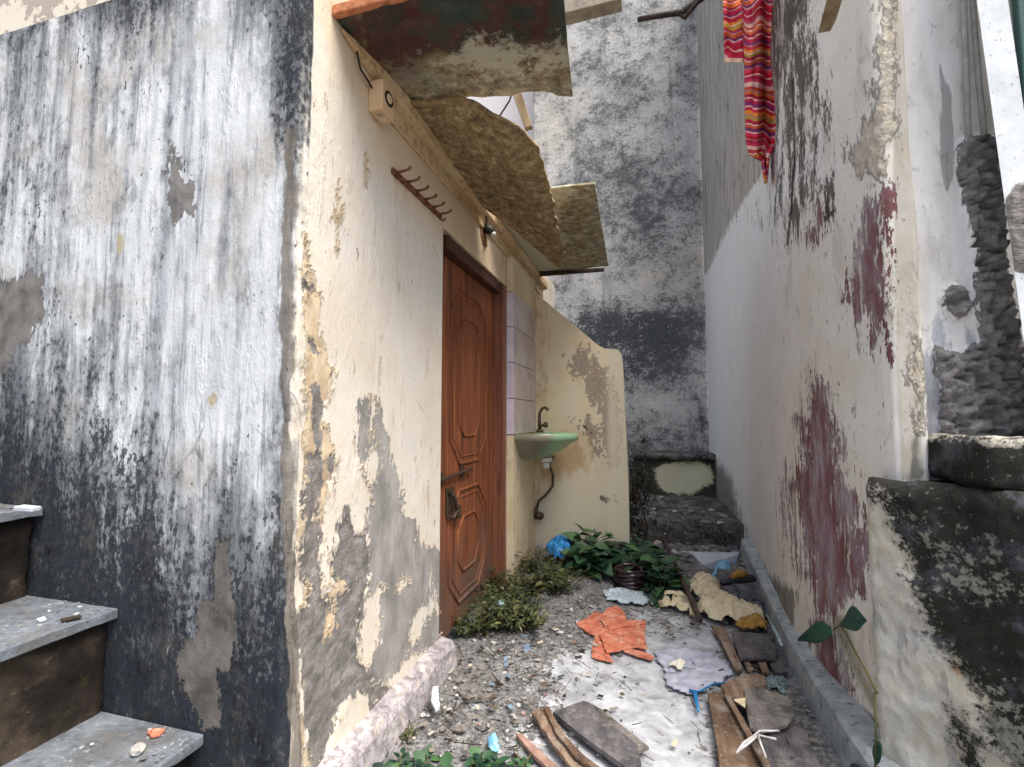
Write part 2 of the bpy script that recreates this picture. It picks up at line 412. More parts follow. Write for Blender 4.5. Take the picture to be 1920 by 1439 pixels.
m.layer(p_m, m.ramp(m.noise(12, 6, off=51), [(.35, C(84, 80, 74)), (.6, C(124, 118, 112))]), .88, -.004)
m.layer(m.mask('tan', [(mid, 3.0)], .2), C(178, 162, 128), .8)
ck = m.vor(5, (1, 1, .6), 61, 'DISTANCE_TO_EDGE')
m.layer(m.math('MULTIPLY', m.math('MULTIPLY', m.sm(ck, .012, .003), m.sm(m.noise(3, 3, off=62), .58, .64)), .5), C(90, 90, 92))
m.height(grit, .0016); m.height(mott, .003)
M_LEFT = m.done(.9)

ZS = np.concatenate([np.arange(0, 2.44, .0085), [2.44]])
cr = .022
plan = [(-3.6, 1.06, .08), (-2.35, 1.06, .009)]
for k in range(6):
    a = math.pi / 2 * k / 6
    plan.append((-.9 - cr + cr * math.sin(a), 1.06 + cr - cr * math.cos(a), .006))
plan[-1] = plan[-1]
plan.append((-.9, 1.06 + cr, .0085)); plan.append((-.9, 2.007, .012)); plan.append((-.9, 3.03, .012)); plan.append((-.9, 3.06, .05)); plan.append((-.9, 4.8, .1))
def drop_door(c): return (c[:, 0] > -.92) & (c[:, 1] > 2.007) & (c[:, 1] < 3.03) & (c[:, 2] < 1.964)
def left_disp(P, F):
    sel = np.maximum(F['rough'], -1) > -.8
    d = nz(P, 3, 1, 3) * .004
    corner = np.exp(-((P[:, 0] + .9) ** 2 + (P[:, 1] - 1.06) ** 2) / .002)
    i = corner > .02
    d[i] += corner[i] * (nz(P[i], 11, 9, 4) * .006 + nz(P[i], 60, 5, 2) * .0015)
    r = np.clip(F['rough'] * 1.5 + .5, 0, 1)
    j = r > 0
    d[j] += r[j] * (nz(P[j], 26, 4, 5) * .006 - .004)
    edge = (np.abs(P[:, 1] - 2.007) < .02) | (P[:, 1] > 3.0)
    d[edge & (P[:, 0] > -.91)] = 0
    return d
SX = 2.7 - cr + .016
ZS = np.sort(np.concatenate([ZS, [1.964]]))
polyline_wall('wall', plan, ZS, M_LEFT, left_fields, bld, drop_door, left_disp)

cream = Mat('cream_paint', .88)
n = cream.noise(6, 6, (1, 1, .5)); n2 = cream.noise(40, 6, (1, 1, .4), 3)
cream.base(cream.ramp(n, [(.3, C(206, 182, 144)), (.55, C(224, 206, 172)), (.75, C(216, 200, 176))]))
cream.layer(cream.sm(n2, .60, .66), C(150, 130, 108), .6, -.003)
cream.height(n2, .002); M_CREAM = cream.done()
ledge = Mat('ledge_plaster', .9)
n = ledge.noise(7, 6, (1, .4, 1)); n2 = ledge.noise(34, 6, off=3)
ledge.base(ledge.ramp(n, [(.3, C(190, 158, 116)), (.55, C(216, 188, 146)), (.75, C(210, 190, 158))]))
ledge.layer(ledge.sm(n2, .50, .66), C(160, 130, 94), .6, -.003)
ledge.layer(ledge.sm(ledge.noise(60, 4, off=13), .66, .70), C(96, 76, 56), .6, -.003)
ledge.height(n2, .004); M_LEDGE = ledge.done()

b = MB()   # reveal of the doorway
b.box((-1.0, 1.985, 0), (-.902, 2.007, 1.99)); b.box((-1.0, 3.03, 0), (-.902, 3.05, 1.99)); b.box((-1.0, 1.985, 1.966), (-.902, 3.05, 2.0))
b.obj('door_reveal', M_CREAM, bld)
# eaves beam under the broken slabs (slightly uneven)
b = MB(); n_ = 60; V = []
for i in range(n_ + 1):
    y = 1.215 + (4.2 - 1.215) * i / n_
    j = mnoise.noise(Vector((y * 6, 1, 2))) * .006
    k_ = min(1, (y - 1.21) / .35) ** .7
    V += [(-.897, y, 2.235 + j + .05 * (1 - k_)), (-.893 + .041 * k_ + j * k_, y, 2.243 + j + .045 * (1 - k_)), (-.893 + .047 * k_ + j * k_, y, 2.293), (-.897, y, 2.293)]
F = [(4 * i + k, 4 * i + (k + 1) % 4, 4 * i + 4 + (k + 1) % 4, 4 * i + 4 + k) for i in range(n_) for k in range(4)] + [(0, 1, 2, 3)[::-1], tuple(4 * n_ + k for k in range(4))]
b.add(V, F).obj('eaves_beam', M_LEDGE, bld, bevel=.006)
# second small step under the beam
b = MB(); b.box((-.898, 1.5, 2.17), (-.885, 4.1, 2.234)); b.obj('eaves_fillet', M_LEDGE, bld, bevel=.004)
# roof and its rough dark edge
M_ROOF = simple('roof_concrete', C(70, 72, 76), C(120, 118, 114), 14, bump=.006)
b = MB(); b.box((-3.6, 1.075, 2.405), (-.915, 4.8, 2.437)); b.obj('roof', M_ROOF, bld, bevel=.01)
# set-back wall standing on the roof
up = Mat('upper_plaster', .9)
un = up.noise(4, 7, off=3); up.base(C(228, 218, 200))
up.layer(up.sm(un, .52, .56), C(176, 160, 148), .9, -.004); up.layer(up.sm(up.noise(22, 6), .6, .66), C(200, 176, 150), .6)
up.height(un, .004); M_UP = up.done()
b = MB(); b.box((-5.5, 2.3, 2.437), (-1.6, 2.5, 5.2)); b.obj('rooftop_wall', M_UP, bld)

# skirting kerb along the door wall
n_ = 40; V = []
for i in range(n_ + 1):
    y = 1.02 + (2.04 - 1.02) * i / n_
    j = mnoise.fractal(Vector((y * 9, 3, 1)), 1, 2, 3) * .010
    t_ = .105 + mnoise.noise(Vector((y * 5, 0, 7))) * .008
    x1 = -.838 + j
    V += [(-.905, y, -.02), (x1 + .012, y, -.02), (x1, y, t_ - .022), (x1 - .014, y, t_), (-.905, y, t_ + .012)]
F = [(5 * i + k, 5 * i + k + 1, 5 * i + 6 + k, 5 * i + 5 + k) for i in range(n_) for k in range(4)] + [(4, 3, 2, 1, 0), tuple(5 * n_ + k for k in range(5))]
sk = Mat('skirting_cement', .9)
n = sk.noise(12, 7); sk.base(sk.ramp(n, [(.3, C(138, 132, 134)), (.5, C(176, 168, 170)), (.7, C(196, 188, 184))]))
sk.layer(sk.sm(sk.noise(34, 8, off=4, rough=.75), .48, .66), C(126, 120, 114), .6, -.002); sk.layer(sk.sm(sk.noise(16, 7, off=9, rough=.75), .56, .62), C(206, 192, 170), .6)
sk.height(n, .008); M_SK = sk.done()
MB().add(V, F).obj('skirting', M_SK, bld, smooth=False)

# pilaster with lilac tiles beside the doorway
PX0 = -.858
for z0_, z1_ in ((0, .97), (1.93, 2.17)):
    b = MB(); b.box((-.899, 3.052, z0_), (PX0, 3.699, z1_)); b.obj('pilaster', M_CREAM, bld, bevel=.004)
tl = Mat('lilac_tile', .45, .4)
n = tl.noise(3, 6, off=3); tl.base(tl.ramp(n, [(.3, C(178, 160, 156)), (.5, C(200, 186, 182)), (.7, C(210, 200, 198))]))
tl.layer(tl.sm(tl.noise(11, 6, off=7), .54, .66), C(150, 128, 126), .45)
tl.height(tl.noise(9, 4), .001); M_TILE = tl.done()
tl = Mat('lilac_tile_edge', .45, .4); n = tl.noise(9, 5); tl.base(tl.ramp(n, [(.35, C(200, 184, 198)), (.65, C(222, 212, 220))])); M_TILE2 = tl.done()
tz = [.972, 1.21, 1.45, 1.69, 1.928]
for k in range(4):
    b = MB(); b.box((PX0 - .03, 3.062, tz[k] + .002), (PX0 + .006, 3.697, tz[k + 1] - .002)); b.obj('wall_tile', M_TILE, bld, bevel=.002)
    b = MB(); b.box((-.897, 3.047, tz[k] + .002), (PX0 + .003, 3.060, tz[k + 1] - .002)); b.obj('edge_tile', M_TILE2, bld, bevel=.002)

# ---- door frame and door
def wood(name, c1, c2, c3, st=(1, 1, .06), rough=.55, dust=0.0):
    q = Mat(name, rough, .4); n = q.noise(30, 6, st, dist=.4); n2 = q.noise(5, 4, (1, 1, .3), 4)
    q.base(q.ramp(n, [(.3, c1), (.5, c2), (.7, c3)]))
    q.layer(q.sm(n2, .52, .72), c1, .45); q.layer(q.sm(q.noise(60, 5, (1, 1, .2), 9), .64, .7), C(60, 40, 30), .6)
    if dust:
        q.layer(q.sm(q.noise(14, 8, off=21, rough=.75), .46, .66), C(150, 142, 132), dust); q.layer(q.sm(q.noise(70, 6, off=25), .60, .68), C(176, 170, 162), dust)
        q.layer(q.sm(q.noise(9, 6, off=27), .58, .66), C(48, 42, 38), dust); q.height(q.noise(30, 6, off=29), .006)
    q.height(n, .0015 if not dust else .005); return q.done(.8)
M_DOOR = wood('door_veneer', C(78, 42, 24), C(130, 72, 40), C(152, 92, 54), rough=.75)
def door_dirt(mat):
    t = mat.node_tree; bs_ = t.nodes['Principled BSDF']; src = bs_.inputs['Base Color'].links[0].from_socket
    tc = t.nodes.new('ShaderNodeTexCoord'); sp_ = t.nodes.new('ShaderNodeSeparateXYZ'); t.links.new(tc.outputs['Object'], sp_.inputs[0])
    nn_ = t.nodes.new('ShaderNodeTexNoise'); nn_.inputs['Scale'].default_value = 5; nn_.inputs['Detail'].default_value = 8; nn_.inputs['Roughness'].default_value = .7
    t.links.new(tc.outputs['Object'], nn_.inputs['Vector'])
    a = t.nodes.new('ShaderNodeMath'); a.operation = 'MULTIPLY_ADD'; t.links.new(nn_.outputs['Fac'], a.inputs[0]); a.inputs[1].default_value = 1.6; t.links.new(sp_.outputs[2], a.inputs[2])
    mr = t.nodes.new('ShaderNodeMapRange'); t.links.new(a.outputs[0], mr.inputs[0]); mr.inputs[1].default_value = 1.35; mr.inputs[2].default_value = .85; mr.inputs[4].default_value = .75
    mx = t.nodes.new('ShaderNodeMix'); mx.data_type = 'RGBA'; t.links.new(mr.outputs[0], mx.inputs[0]); t.links.new(src, mx.inputs[6]); mx.inputs[7].default_value = C(98, 84, 74); t.links.new(mx.outputs[2], bs_.inputs['Base Color'])
door_dirt(M_DOOR)
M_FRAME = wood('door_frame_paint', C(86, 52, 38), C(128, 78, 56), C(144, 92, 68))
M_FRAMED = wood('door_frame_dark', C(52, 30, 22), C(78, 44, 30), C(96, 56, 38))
M_IRON = simple('rusty_iron', C(58, 48, 42), C(104, 84, 66), 60, .6, .001, metal=.5)
DX = -.93
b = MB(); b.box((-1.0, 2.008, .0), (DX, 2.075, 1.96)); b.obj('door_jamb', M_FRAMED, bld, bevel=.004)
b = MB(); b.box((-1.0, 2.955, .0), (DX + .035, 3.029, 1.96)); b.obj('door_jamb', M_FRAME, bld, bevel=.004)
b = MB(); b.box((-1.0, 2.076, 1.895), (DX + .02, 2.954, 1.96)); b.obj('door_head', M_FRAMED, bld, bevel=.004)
LX = -.962
door = None
b = MB(); b.box((LX - .035, 2.078, .02), (LX, 2.952, 1.893)); door = b.obj('door', M_DOOR, bld, bevel=.003)
door['label'] = 'brown panelled wooden door'
b = MB(); b.box((LX - .01, 2.080, .022), (LX + .006, 2.135, 1.89)); x = b.obj('dark_gap', M_FRAMED, bld, bevel=.002); x.parent = door  # strip coloured dark to stand for the shaded gap beside the leaf
def ring(y0, y1, z0, z1, c, r):
    pts = [(y0 + c, z0), (y1 - c, z0), (y1, z0 + c), (y1, z1 - c), (y1 - c, z1), (y0 + c, z1), (y0, z1 - c), (y0, z0 + c)]
    pts = pts + pts[:2]
    return [(LX, y, z) for y, z in pts]
for (y0, y1, z0, z1) in ((2.25, 2.80, .84, 1.77), (2.25, 2.80, .13, .70)):
    for k, (ins, c, r) in enumerate(((0, .13, .010), (.03, .12, .005), (.12, .07, .009))):
        b = MB(); b.tube(ring(y0 + ins, y1 - ins, z0 + ins * 1.2, z1 - ins * 1.2, c, r), r, 8, False); mo = b.obj('panel_moulding', M_DOOR, bld, True)
        w_ = mo.matrix_world.copy(); mo.parent = door
b = MB(); b.tube([(LX + .02, 2.09, .790), (LX + .022, 2.52, .802)], .009, 8)
b.box((LX, 2.12, .765), (LX + .016, 2.15, .82)); b.box((LX, 2.38, .772), (LX + .018, 2.41, .826))
x = b.obj('bolt', M_IRON, bld); x.parent = door
b = MB(); b.tube([(LX + .012, 2.22, .72), (LX + .03, 2.25, .69), (LX + .035, 2.28, .62), (LX + .02, 2.25, .585), (LX + .015, 2.22, .60)], .011, 8)
b.box((LX, 2.2, .60), (LX + .008, 2.30, .735)); b.box((LX, 2.30, .57), (LX + .028, 2.35, .63))
x = b.obj('hasp', M_IRON, bld); x.parent = door

# ---- wing wall beyond the door, with sloping top
wing = empty('wing_wall', (-.5, 3.7, 0), 'low cream wall with a sloping top behind the wash basin', 'wall')
q = Mat('wing_plaster', .9)
n = q.noise(5, 6, off=2); n2 = q.noise(36, 7, off=5); n3 = q.noise(14, 6, (1, 1, .5), 8)
q.base(q.ramp(n, [(.3, C(222, 200, 160)), (.5, C(230, 214, 182)), (.7, C(226, 216, 192))]))
q.layer(q.mask('lowpale', [(n, .8)], .6), C(214, 206, 182), .8)
q.layer(q.mask('rust', [(n3, 4)], .7), C(178, 130, 72), .6)
q.layer(q.mask('grey', [(n3, 4.5), (n2, 4.5)], .16), q.ramp(n2, [(.35, C(134, 118, 108)), (.65, C(168, 152, 138))]), .85, -.003)
q.layer(q.mask('mark', [(n2, 5)], .1), C(86, 72, 56), .85, -.003)
q.layer(q.mask('edge', [(n3, .6)], .4), C(226, 216, 190), .8)
q.height(n3, .003); q.height(n2, .002); M_WING = q.done()
prof = [(-.87, .0), (-.135, .0), (-.14, .3)] + [tuple(on_y(u, v, 3.7)[[0, 2]]) for u, v in [(1171, 760), (1167, 675), (1163, 661), (1156, 655), (1134, 654), (1122, 648), (1060, 596), (1012, 556), (1000, 546)]]
prof[-1] = (-.87, prof[-1][1] + .01)
# dense face: triangulated grid of the outline
gx = np.linspace(-.87, -.13, 90); gzz = np.linspace(0, 2.12, 200)
GXX, GZZ = np.meshgrid(gx, gzz)
def col_top(x):
    P = prof[2:]; t = 0
    for i in range(len(P) - 1):
        (a, za), (b_, zb) = P[i], P[i + 1]
        if min(a, b_) - 1e-6 <= x <= max(a, b_) + 1e-6:
            t = max(t, za if abs(a - b_) < 1e-6 else za + (zb - za) * (x - a) / (b_ - a))
    return t
gx = np.linspace(-.87, -.15, 90)
tops = np.array([col_top(x) for x in gx])
nzr = 150
Vf = np.zeros((nzr, 90, 3)); Vf[:, :, 0] = gx[None]; Vf[:, :, 1] = 3.7; Vf[:, :, 2] = tops[None] * np.linspace(0, 1, nzr)[:, None]
Vb = Vf.copy(); Vb[:, :, 1] = 3.82
Vf2 = Vf.reshape(-1, 3); Vb2 = Vb.reshape(-1, 3)
idx = np.arange(nzr * 90).reshape(nzr, 90); qd = np.stack([idx[:-1, :-1], idx[:-1, 1:], idx[1:, 1:], idx[1:, :-1]], -1).reshape(-1, 4)
N0 = nzr * 90
fs = [tuple(f) for f in qd] + [tuple((np.array(f) + N0)[::-1]) for f in qd]
fs += [(idx[-1, i], idx[-1, i + 1], idx[-1, i + 1] + N0, idx[-1, i] + N0) for i in range(89)]
fs += [(idx[i, -1], idx[i, -1] + N0, idx[i + 1, -1] + N0, idx[i + 1, -1]) for i in range(nzr - 1)]
VV = np.concatenate([Vf2, Vb2]); uvw = proj(VV)
cl = lambda a, k: np.clip(a / k, -1.5, 1.5)
Ff = {'grey': cl(union(sline(uvw, [(1085, 680), (1110, 690), (1125, 730), (1145, 790), (1150, 860)], 17), sline(uvw, [(1100, 790), (1130, 850)], 6)), 22),
      'rust': cl(union(sline(uvw, [(1030, 880), (1060, 865), (1085, 850)], 26), sline(uvw, [(1012, 870), (1006, 960)], 8), sline(uvw, [(1004, 560), (1006, 780)], 5)), 26),
      'mark': cl(union(sline(uvw, [(1130, 935), (1138, 940)], 4), sline(uvw, [(1150, 930), (1158, 945)], 2), sline(uvw, [(1087, 790), (1110, 815)], 1)), 6),
      'lowpale': cl(uvw[1] - 880, 150), 'edge': cl(uvw[0] - 1140, 22)}
mesh_obj('wall', VV, fs, M_WING, wing, False, Ff)
b = MB(); b.box((-.84, 3.64, .02), (-.16, 3.699, .12)); b.obj('footing', M_SK, wing, bevel=.02)

# curled paint flakes still clinging round the peeled areas
def flakes(par, pts_fn, n, mat, seed, smin=.004, smax=.013, name='paint_flakes'):
    rg = random.Random(seed); V = []; F = []
    for q_ in range(n):
        p, n_, tdir = pts_fn(rg)
        p, n_, tdir = Vector(p), Vector(n_), Vector(tdir)
        a = rg.uniform(-.8, .8); up_ = Vector((0, 0, 1)); x = (tdir * math.cos(a) + up_ * math.sin(a)); y = n_.cross(x)
        sx_, sy_ = rg.uniform(smin, smax), rg.uniform(smin, smax) * 1.4; curl = rg.uniform(.15, .75); n0 = len(V)
        for i in range(4):
            for j in range(3):
                u_, v_ = (i / 3 - .0), (j / 2 - .5)
                w2 = 1 - .35 * abs(v_) - .25 * rg.random()
                V.append(tuple(p + y * (u_ * sy_ * w2) + x * (v_ * sx_ * (1 - .3 * u_ * rg.random())) + n_ * (.001 + curl * sy_ * u_ * u_)))
        for i in range(3):
            for j in range(2): k = n0 + i * 3 + j; F.append((k, k + 1, k + 4, k + 3))
    o = mesh_obj(name, V, F, mat, par); o['kind'] = 'stuff'
    m_ = o.modifiers.new('solid', 'SOLIDIFY'); m_.thickness = .0009
    return o
M_FLAKE = simple('cream_flake', C(206, 188, 158), C(232, 220, 198), 30, .9, 0)
EDGES = [SMOOTH, ROUGH, V_UND, V_UND, V_UND] + ISL + RISL
LINES = [[(633, 330), (628, 420)], [(690, 290), (686, 360)], [(640, 380), (630, 480)], [(570, 440), (580, 560)]]
def door_pt(rg):
    if rg.random() < .2:
        E = rg.choice(LINES); t = rg.random(); px_ = (E[0][0] + (E[1][0] - E[0][0]) * t, E[0][1] + (E[1][1] - E[0][1]) * t)
    else:
        E = rg.choice(EDGES); i = rg.randrange(len(E)); a_, b_ = E[i], E[(i + 1) % len(E)]; t = rg.random(); px_ = (a_[0] + (b_[0] - a_[0]) * t, a_[1] + (b_[1] - a_[1]) * t)
    u, v = px_[0] + rg.gauss(0, 3), px_[1] + rg.gauss(0, 3); u = min(max(u, 560), 826)
    p = on_x(u, v, -.899); p[2] = max(.13, p[2])
    return p, (1, 0, 0), (0, 1, 0)
flakes(bld, door_pt, 420, M_FLAKE, 4)

# ================================================================== FAR WALL
fw = Mat('mottled_limewash', .93)
n1 = fw.noise(1.6, 8, off=2, rough=.65); n2 = fw.noise(7, 8, (1, 1, 1.25), 4, .75); n3 = fw.noise(30, 7, off=8, rough=.75)
fw.base(fw.ramp(n2, [(.3, C(192, 191, 188)), (.5, C(220, 217, 211)), (.7, C(234, 228, 214))]))
fw.layer(fw.mask('tint', [(n1, .8)], .5), C(212, 202, 184), .6)
a = fw.mask('cov', [(n2, 3.0), (n1, 3.5), (n3, 2.0)], .55, -.22); fw.layer(a, fw.ramp(n2, [(.35, C(124, 125, 126)), (.65, C(172, 170, 166))]), .66)
a2 = fw.mask('cov', [(n2, 3.8), (n3, 3.4), (n1, 2.6)], .42, .30); fw.layer(a2, fw.ramp(n3, [(.36, C(28, 30, 33)), (.48, C(62, 65, 68)), (.6, C(118, 119, 119))]), .88, -.006)
drip = fw.noise(6, 6, (1, 1, .08), 44, .65)
fw.layer(fw.math('MULTIPLY', fw.sm(drip, .54, .66), .6), C(96, 98, 100), .7)
a3 = fw.mask('cov', [(n3, 5)], .15, .75); fw.layer(a3, C(58, 64, 76), .8)
fw.height(n2, .03); fw.height(n3, .014); M_FAR = fw.done(.8)
F_US = [950, 1000, 1050, 1100, 1150, 1200, 1250, 1300, 1340]
F_VS = [-200, 0, 100, 200, 300, 400, 480, 540, 600, 660, 710, 760, 810, 850, 900]
F_MAP = [
 [.4, .4, .4, .4, .4, .4, .4, .4, .4],
 [.4, .4, .42, .42, .42, .42, .45, .5, .5],
 [.35, .35, .4, .4, .42, .42, .45, .48, .5],
 [.25, .25, .38, .44, .48, .48, .46, .4, .4],
 [.3, .3, .45, .55, .6, .62, .52, .4, .4],
 [.4, .42, .5, .6, .74, .8, .76, .55, .5],
 [.5, .5, .5, .4, .48, .6, .72, .5, .4],
 [.6, .62, .45, .2, .16, .2, .3, .3, .3],
 [.5, .4, .7, 1.15, 1.15, 1.1, 1.1, .8, .55],
 [.5, .4, .8, 1.1, 1.15, 1.15, 1.1, .85, .55],
 [.4, .4, .6, .8, 1.0, .95, .7, .5, .4],
 [.3, .3, .4, .5, .3, .16, .12, .2, .2],
 [.6, .6, .6, .7, .85, .56, .36, .3, .3],
 [.9, .9, .9, 1, 1, .9, .8, .7, .6],
 [1, 1, 1, 1, 1, 1, 1, 1, 1]]
def far_f(P, uv, s):
    c = gmap(uv, F_US, F_VS, F_MAP) - .42
    c = np.maximum(c, cl(sline(uv, [(1306, 745), (1314, 760), (1318, 830)], 5), 8) * .5)
    return {'cov': c, 'tint': cl(union(sdf(uv, [(1000, 170), (1100, 180), (1080, 300), (1000, 300)]), sdf(uv, [(1180, 500), (1340, 440), (1340, 560), (1200, 540)])), 60)}
farw = polyline_wall('rear_wall', [(-1.49, 6.4, .02), (1.3, 6.4, .02)], np.arange(0, 7.6, .03), M_FAR, far_f)
tag(farw, 'tall mottled black and white wall closing the end of the alley', 'wall')
m_ = farw.modifiers.new('thick', 'SOLIDIFY'); m_.thickness = .25; m_.offset = -1

# low wall and steps before it
dmp = Mat('damp_stone', .8)
n1 = dmp.noise(7, 7, off=1); n2 = dmp.noise(45, 6, off=3, rough=.7)
dmp.base(dmp.ramp(n1, [(.3, C(44, 42, 42)), (.5, C(84, 82, 80)), (.7, C(128, 124, 118))]))
dmp.layer(dmp.sm(n2, .55, .63), C(168, 164, 156), .6); dmp.layer(dmp.sm(dmp.noise(16, 5, off=7), .55, .63), C(40, 42, 34), .8)
dmp.height(n1, .02); dmp.height(n2, .01); M_DAMP = dmp.done()
pr = Mat('painted_riser', .85)
n = pr.noise(14, 7, off=3); pr.base(C(236, 230, 196)); pr.layer(pr.mask('dark', [(n, 1.6), (pr.noise(50, 6), 1.0)], .25), C(52, 50, 44), .95); pr.height(n, .01); M_RISER = pr.done()
steps = empty('alley_steps', (.3, 4.1, 0), 'damp crumbling steps at the end of the alley with a faded cream riser', 'steps')
def rock_box(a, b_, mat, name, par, seg=.04, amp=.012, fields=None, ss=.0):
    """box with broken faces"""
    bm = bmesh.new(); bmesh.ops.create_cube(bm, size=1)
    sx, sy, sz = [b_[i] - a[i] for i in range(3)]
    for v in bm.verts: v.co = Vector((a[0] + (v.co.x + .5) * sx, a[1] + (v.co.y + .5) * sy, a[2] + (v.co.z + .5) * sz))
    for ax, L in enumerate((sx, sy, sz)):
        n = int(L / seg)
        for k in range(1, n):
            co = Vector((0, 0, 0)); co[ax] = a[ax] + L * k / n; no = Vector((0, 0, 0)); no[ax] = 1
            bmesh.ops.bisect_plane(bm, geom=bm.verts[:] + bm.edges[:] + bm.faces[:], plane_co=co, plane_no=no)
    for v in bm.verts:
        p = v.co
        d = Vector((mnoise.fractal(p * 9, 1, 2, 4), mnoise.fractal(p * 9 + Vector((7, 1, 3)), 1, 2, 4), mnoise.fractal(p * 9 + Vector((1, 9, 5)), 1, 2, 4)))
        # round the arrises
        e = sum(1 for i in range(3) if min(p[i] - a[i], b_[i] - p[i]) < 1e-4)
        c = Vector(((a[0] + b_[0]) / 2, (a[1] + b_[1]) / 2, (a[2] + b_[2]) / 2))
        if e >= 2: v.co = p + (c - p).normalized() * amp * .9
        v.co += d * amp
    V = [tuple(v.co) for v in bm.verts]; bm.verts.index_update(); F = [tuple(x.index for x in f.verts) for f in bm.faces]; bm.free()
    fl = fields(np.array(V)) if fields else None
    return mesh_obj(name, V, F, mat, par, True, fl)
rock_box((-.10, 4.45, -.05), (.76, 5.95, .19), M_DAMP, 'step', steps)
def rf(P):
    uv = proj(P); inside = sdf(uv, [(1225, 880), (1250, 868), (1320, 866), (1335, 880), (1338, 905), (1300, 925), (1262, 930), (1235, 915)])
    return {'dark': cl(-inside, 14)}
rock_box((-.2, 5.95, .0), (.74, 6.38, .60), M_RISER, 'riser', steps, .03, .008, rf)
rock_box((-.2, 5.88, .60), (.76, 6.39, .67), M_DAMP, 'coping', steps, .03, .012)
rock_box((-1.2, 5.2, -.05), (-.2, 6.39, .30), M_DAMP, 'step', steps)

# ================================================================== RIGHT BUILDING
rb = empty('stained_building', (.7, 1.7, 0), 'tall cream building with maroon patches where its paint has peeled', 'building')
G = lambda a, ox, oy, k: [(ox + x * k, oy + y * k) for x, y in a]
M1 = [(1655, 345), (1672, 350), (1672, 395), (1665, 415), (1672, 450), (1681, 500), (1681, 545), (1672, 560), (1674, 668), (1660, 672), (1652, 600), (1636, 668), (1622, 645), (1622, 600), (1606, 602), (1587, 560), (1600, 470), (1615, 410)]
M1b = [(1566, 375), (1560, 412), (1548, 400), (1535, 440), (1520, 455), (1510, 440), (1545, 395)]
M2 = G([(380, -10), (420, 40), (460, 60), (480, 200), (540, 330), (548, 440), (520, 520), (530, 600), (590, 680), (600, 760), (560, 830), (610, 850), (650, 900), (650, 1200), (560, 1250), (480, 1310), (380, 1290), (330, 1150), (240, 1060), (225, 900), (200, 650), (210, 500), (310, 500), (300, 300), (260, 240), (330, 230)], 1400, 700, .3474)
M3 = G([(200, 430), (330, 560), (420, 800), (430, 900), (400, 1000), (370, 1300), (230, 1000), (100, 880), (30, 700), (60, 640), (150, 740), (210, 620)], 1480, 1050, .27)
M2H = [G([(260, 240), (300, 300), (320, 500), (210, 640), (200, 560)], 1400, 700, .3474), G([(240, 640), (290, 640), (310, 900), (350, 1040), (300, 1100), (250, 960)], 1400, 700, .3474)]
GREYF = [(1250, -300), (1700, -300), (1500, 0), (1466, 150), (1440, 300), (1428, 325), (1380, 400), (1350, 460), (1325, 515), (1250, 600)]
R_US = [1300, 1430, 1450, 1470, 1500, 1530, 1555, 1570, 1600, 1700, 1750]
R_VS = [-200, 0, 60, 120, 200, 280, 360, 420, 460, 520]
R_MAP = [
 [-.3, -.2, .4, .8, .9, .4, 0, -.5, -1, -1, -1],
 [-.3, -.2, .4, .9, .95, .2, -.5, -1, -1, -1, -1],
 [-.3, -.2, .3, .75, .75, .2, -.5, -1, -1, -1, -1],
 [-.3, -.2, .3, .5, .85, .6, 0, -1, -1, -1, -1],
 [-.3, -.2, .4, .6, .5, .45, .3, -.6, -1, -1, -1],
 [-.3, -.2, .3, .55, .5, .5, .3, -.3, -1, -1, -1],
 [-.3, -.2, .2, .55, .6, .55, .5, .2, -1, -1, -1],
 [-.5, -.3, .2, .5, .45, .2, 0, -.4, -1, -1, -1],
 [-1, -1, -.3, .1, .2, -.3, -.6, -1, -1, -1, -1],
 [-1] * 11]
CEM = [(1790, 285), (1805, 262), (1840, 255), (1864, 262), (1872, 330), (1885, 480), (1905, 600), (1935, 700), (1960, 840), (1765, 840), (1752, 650), (1800, 665), (1832, 640), (1830, 560), (1822, 470), (1800, 340)]
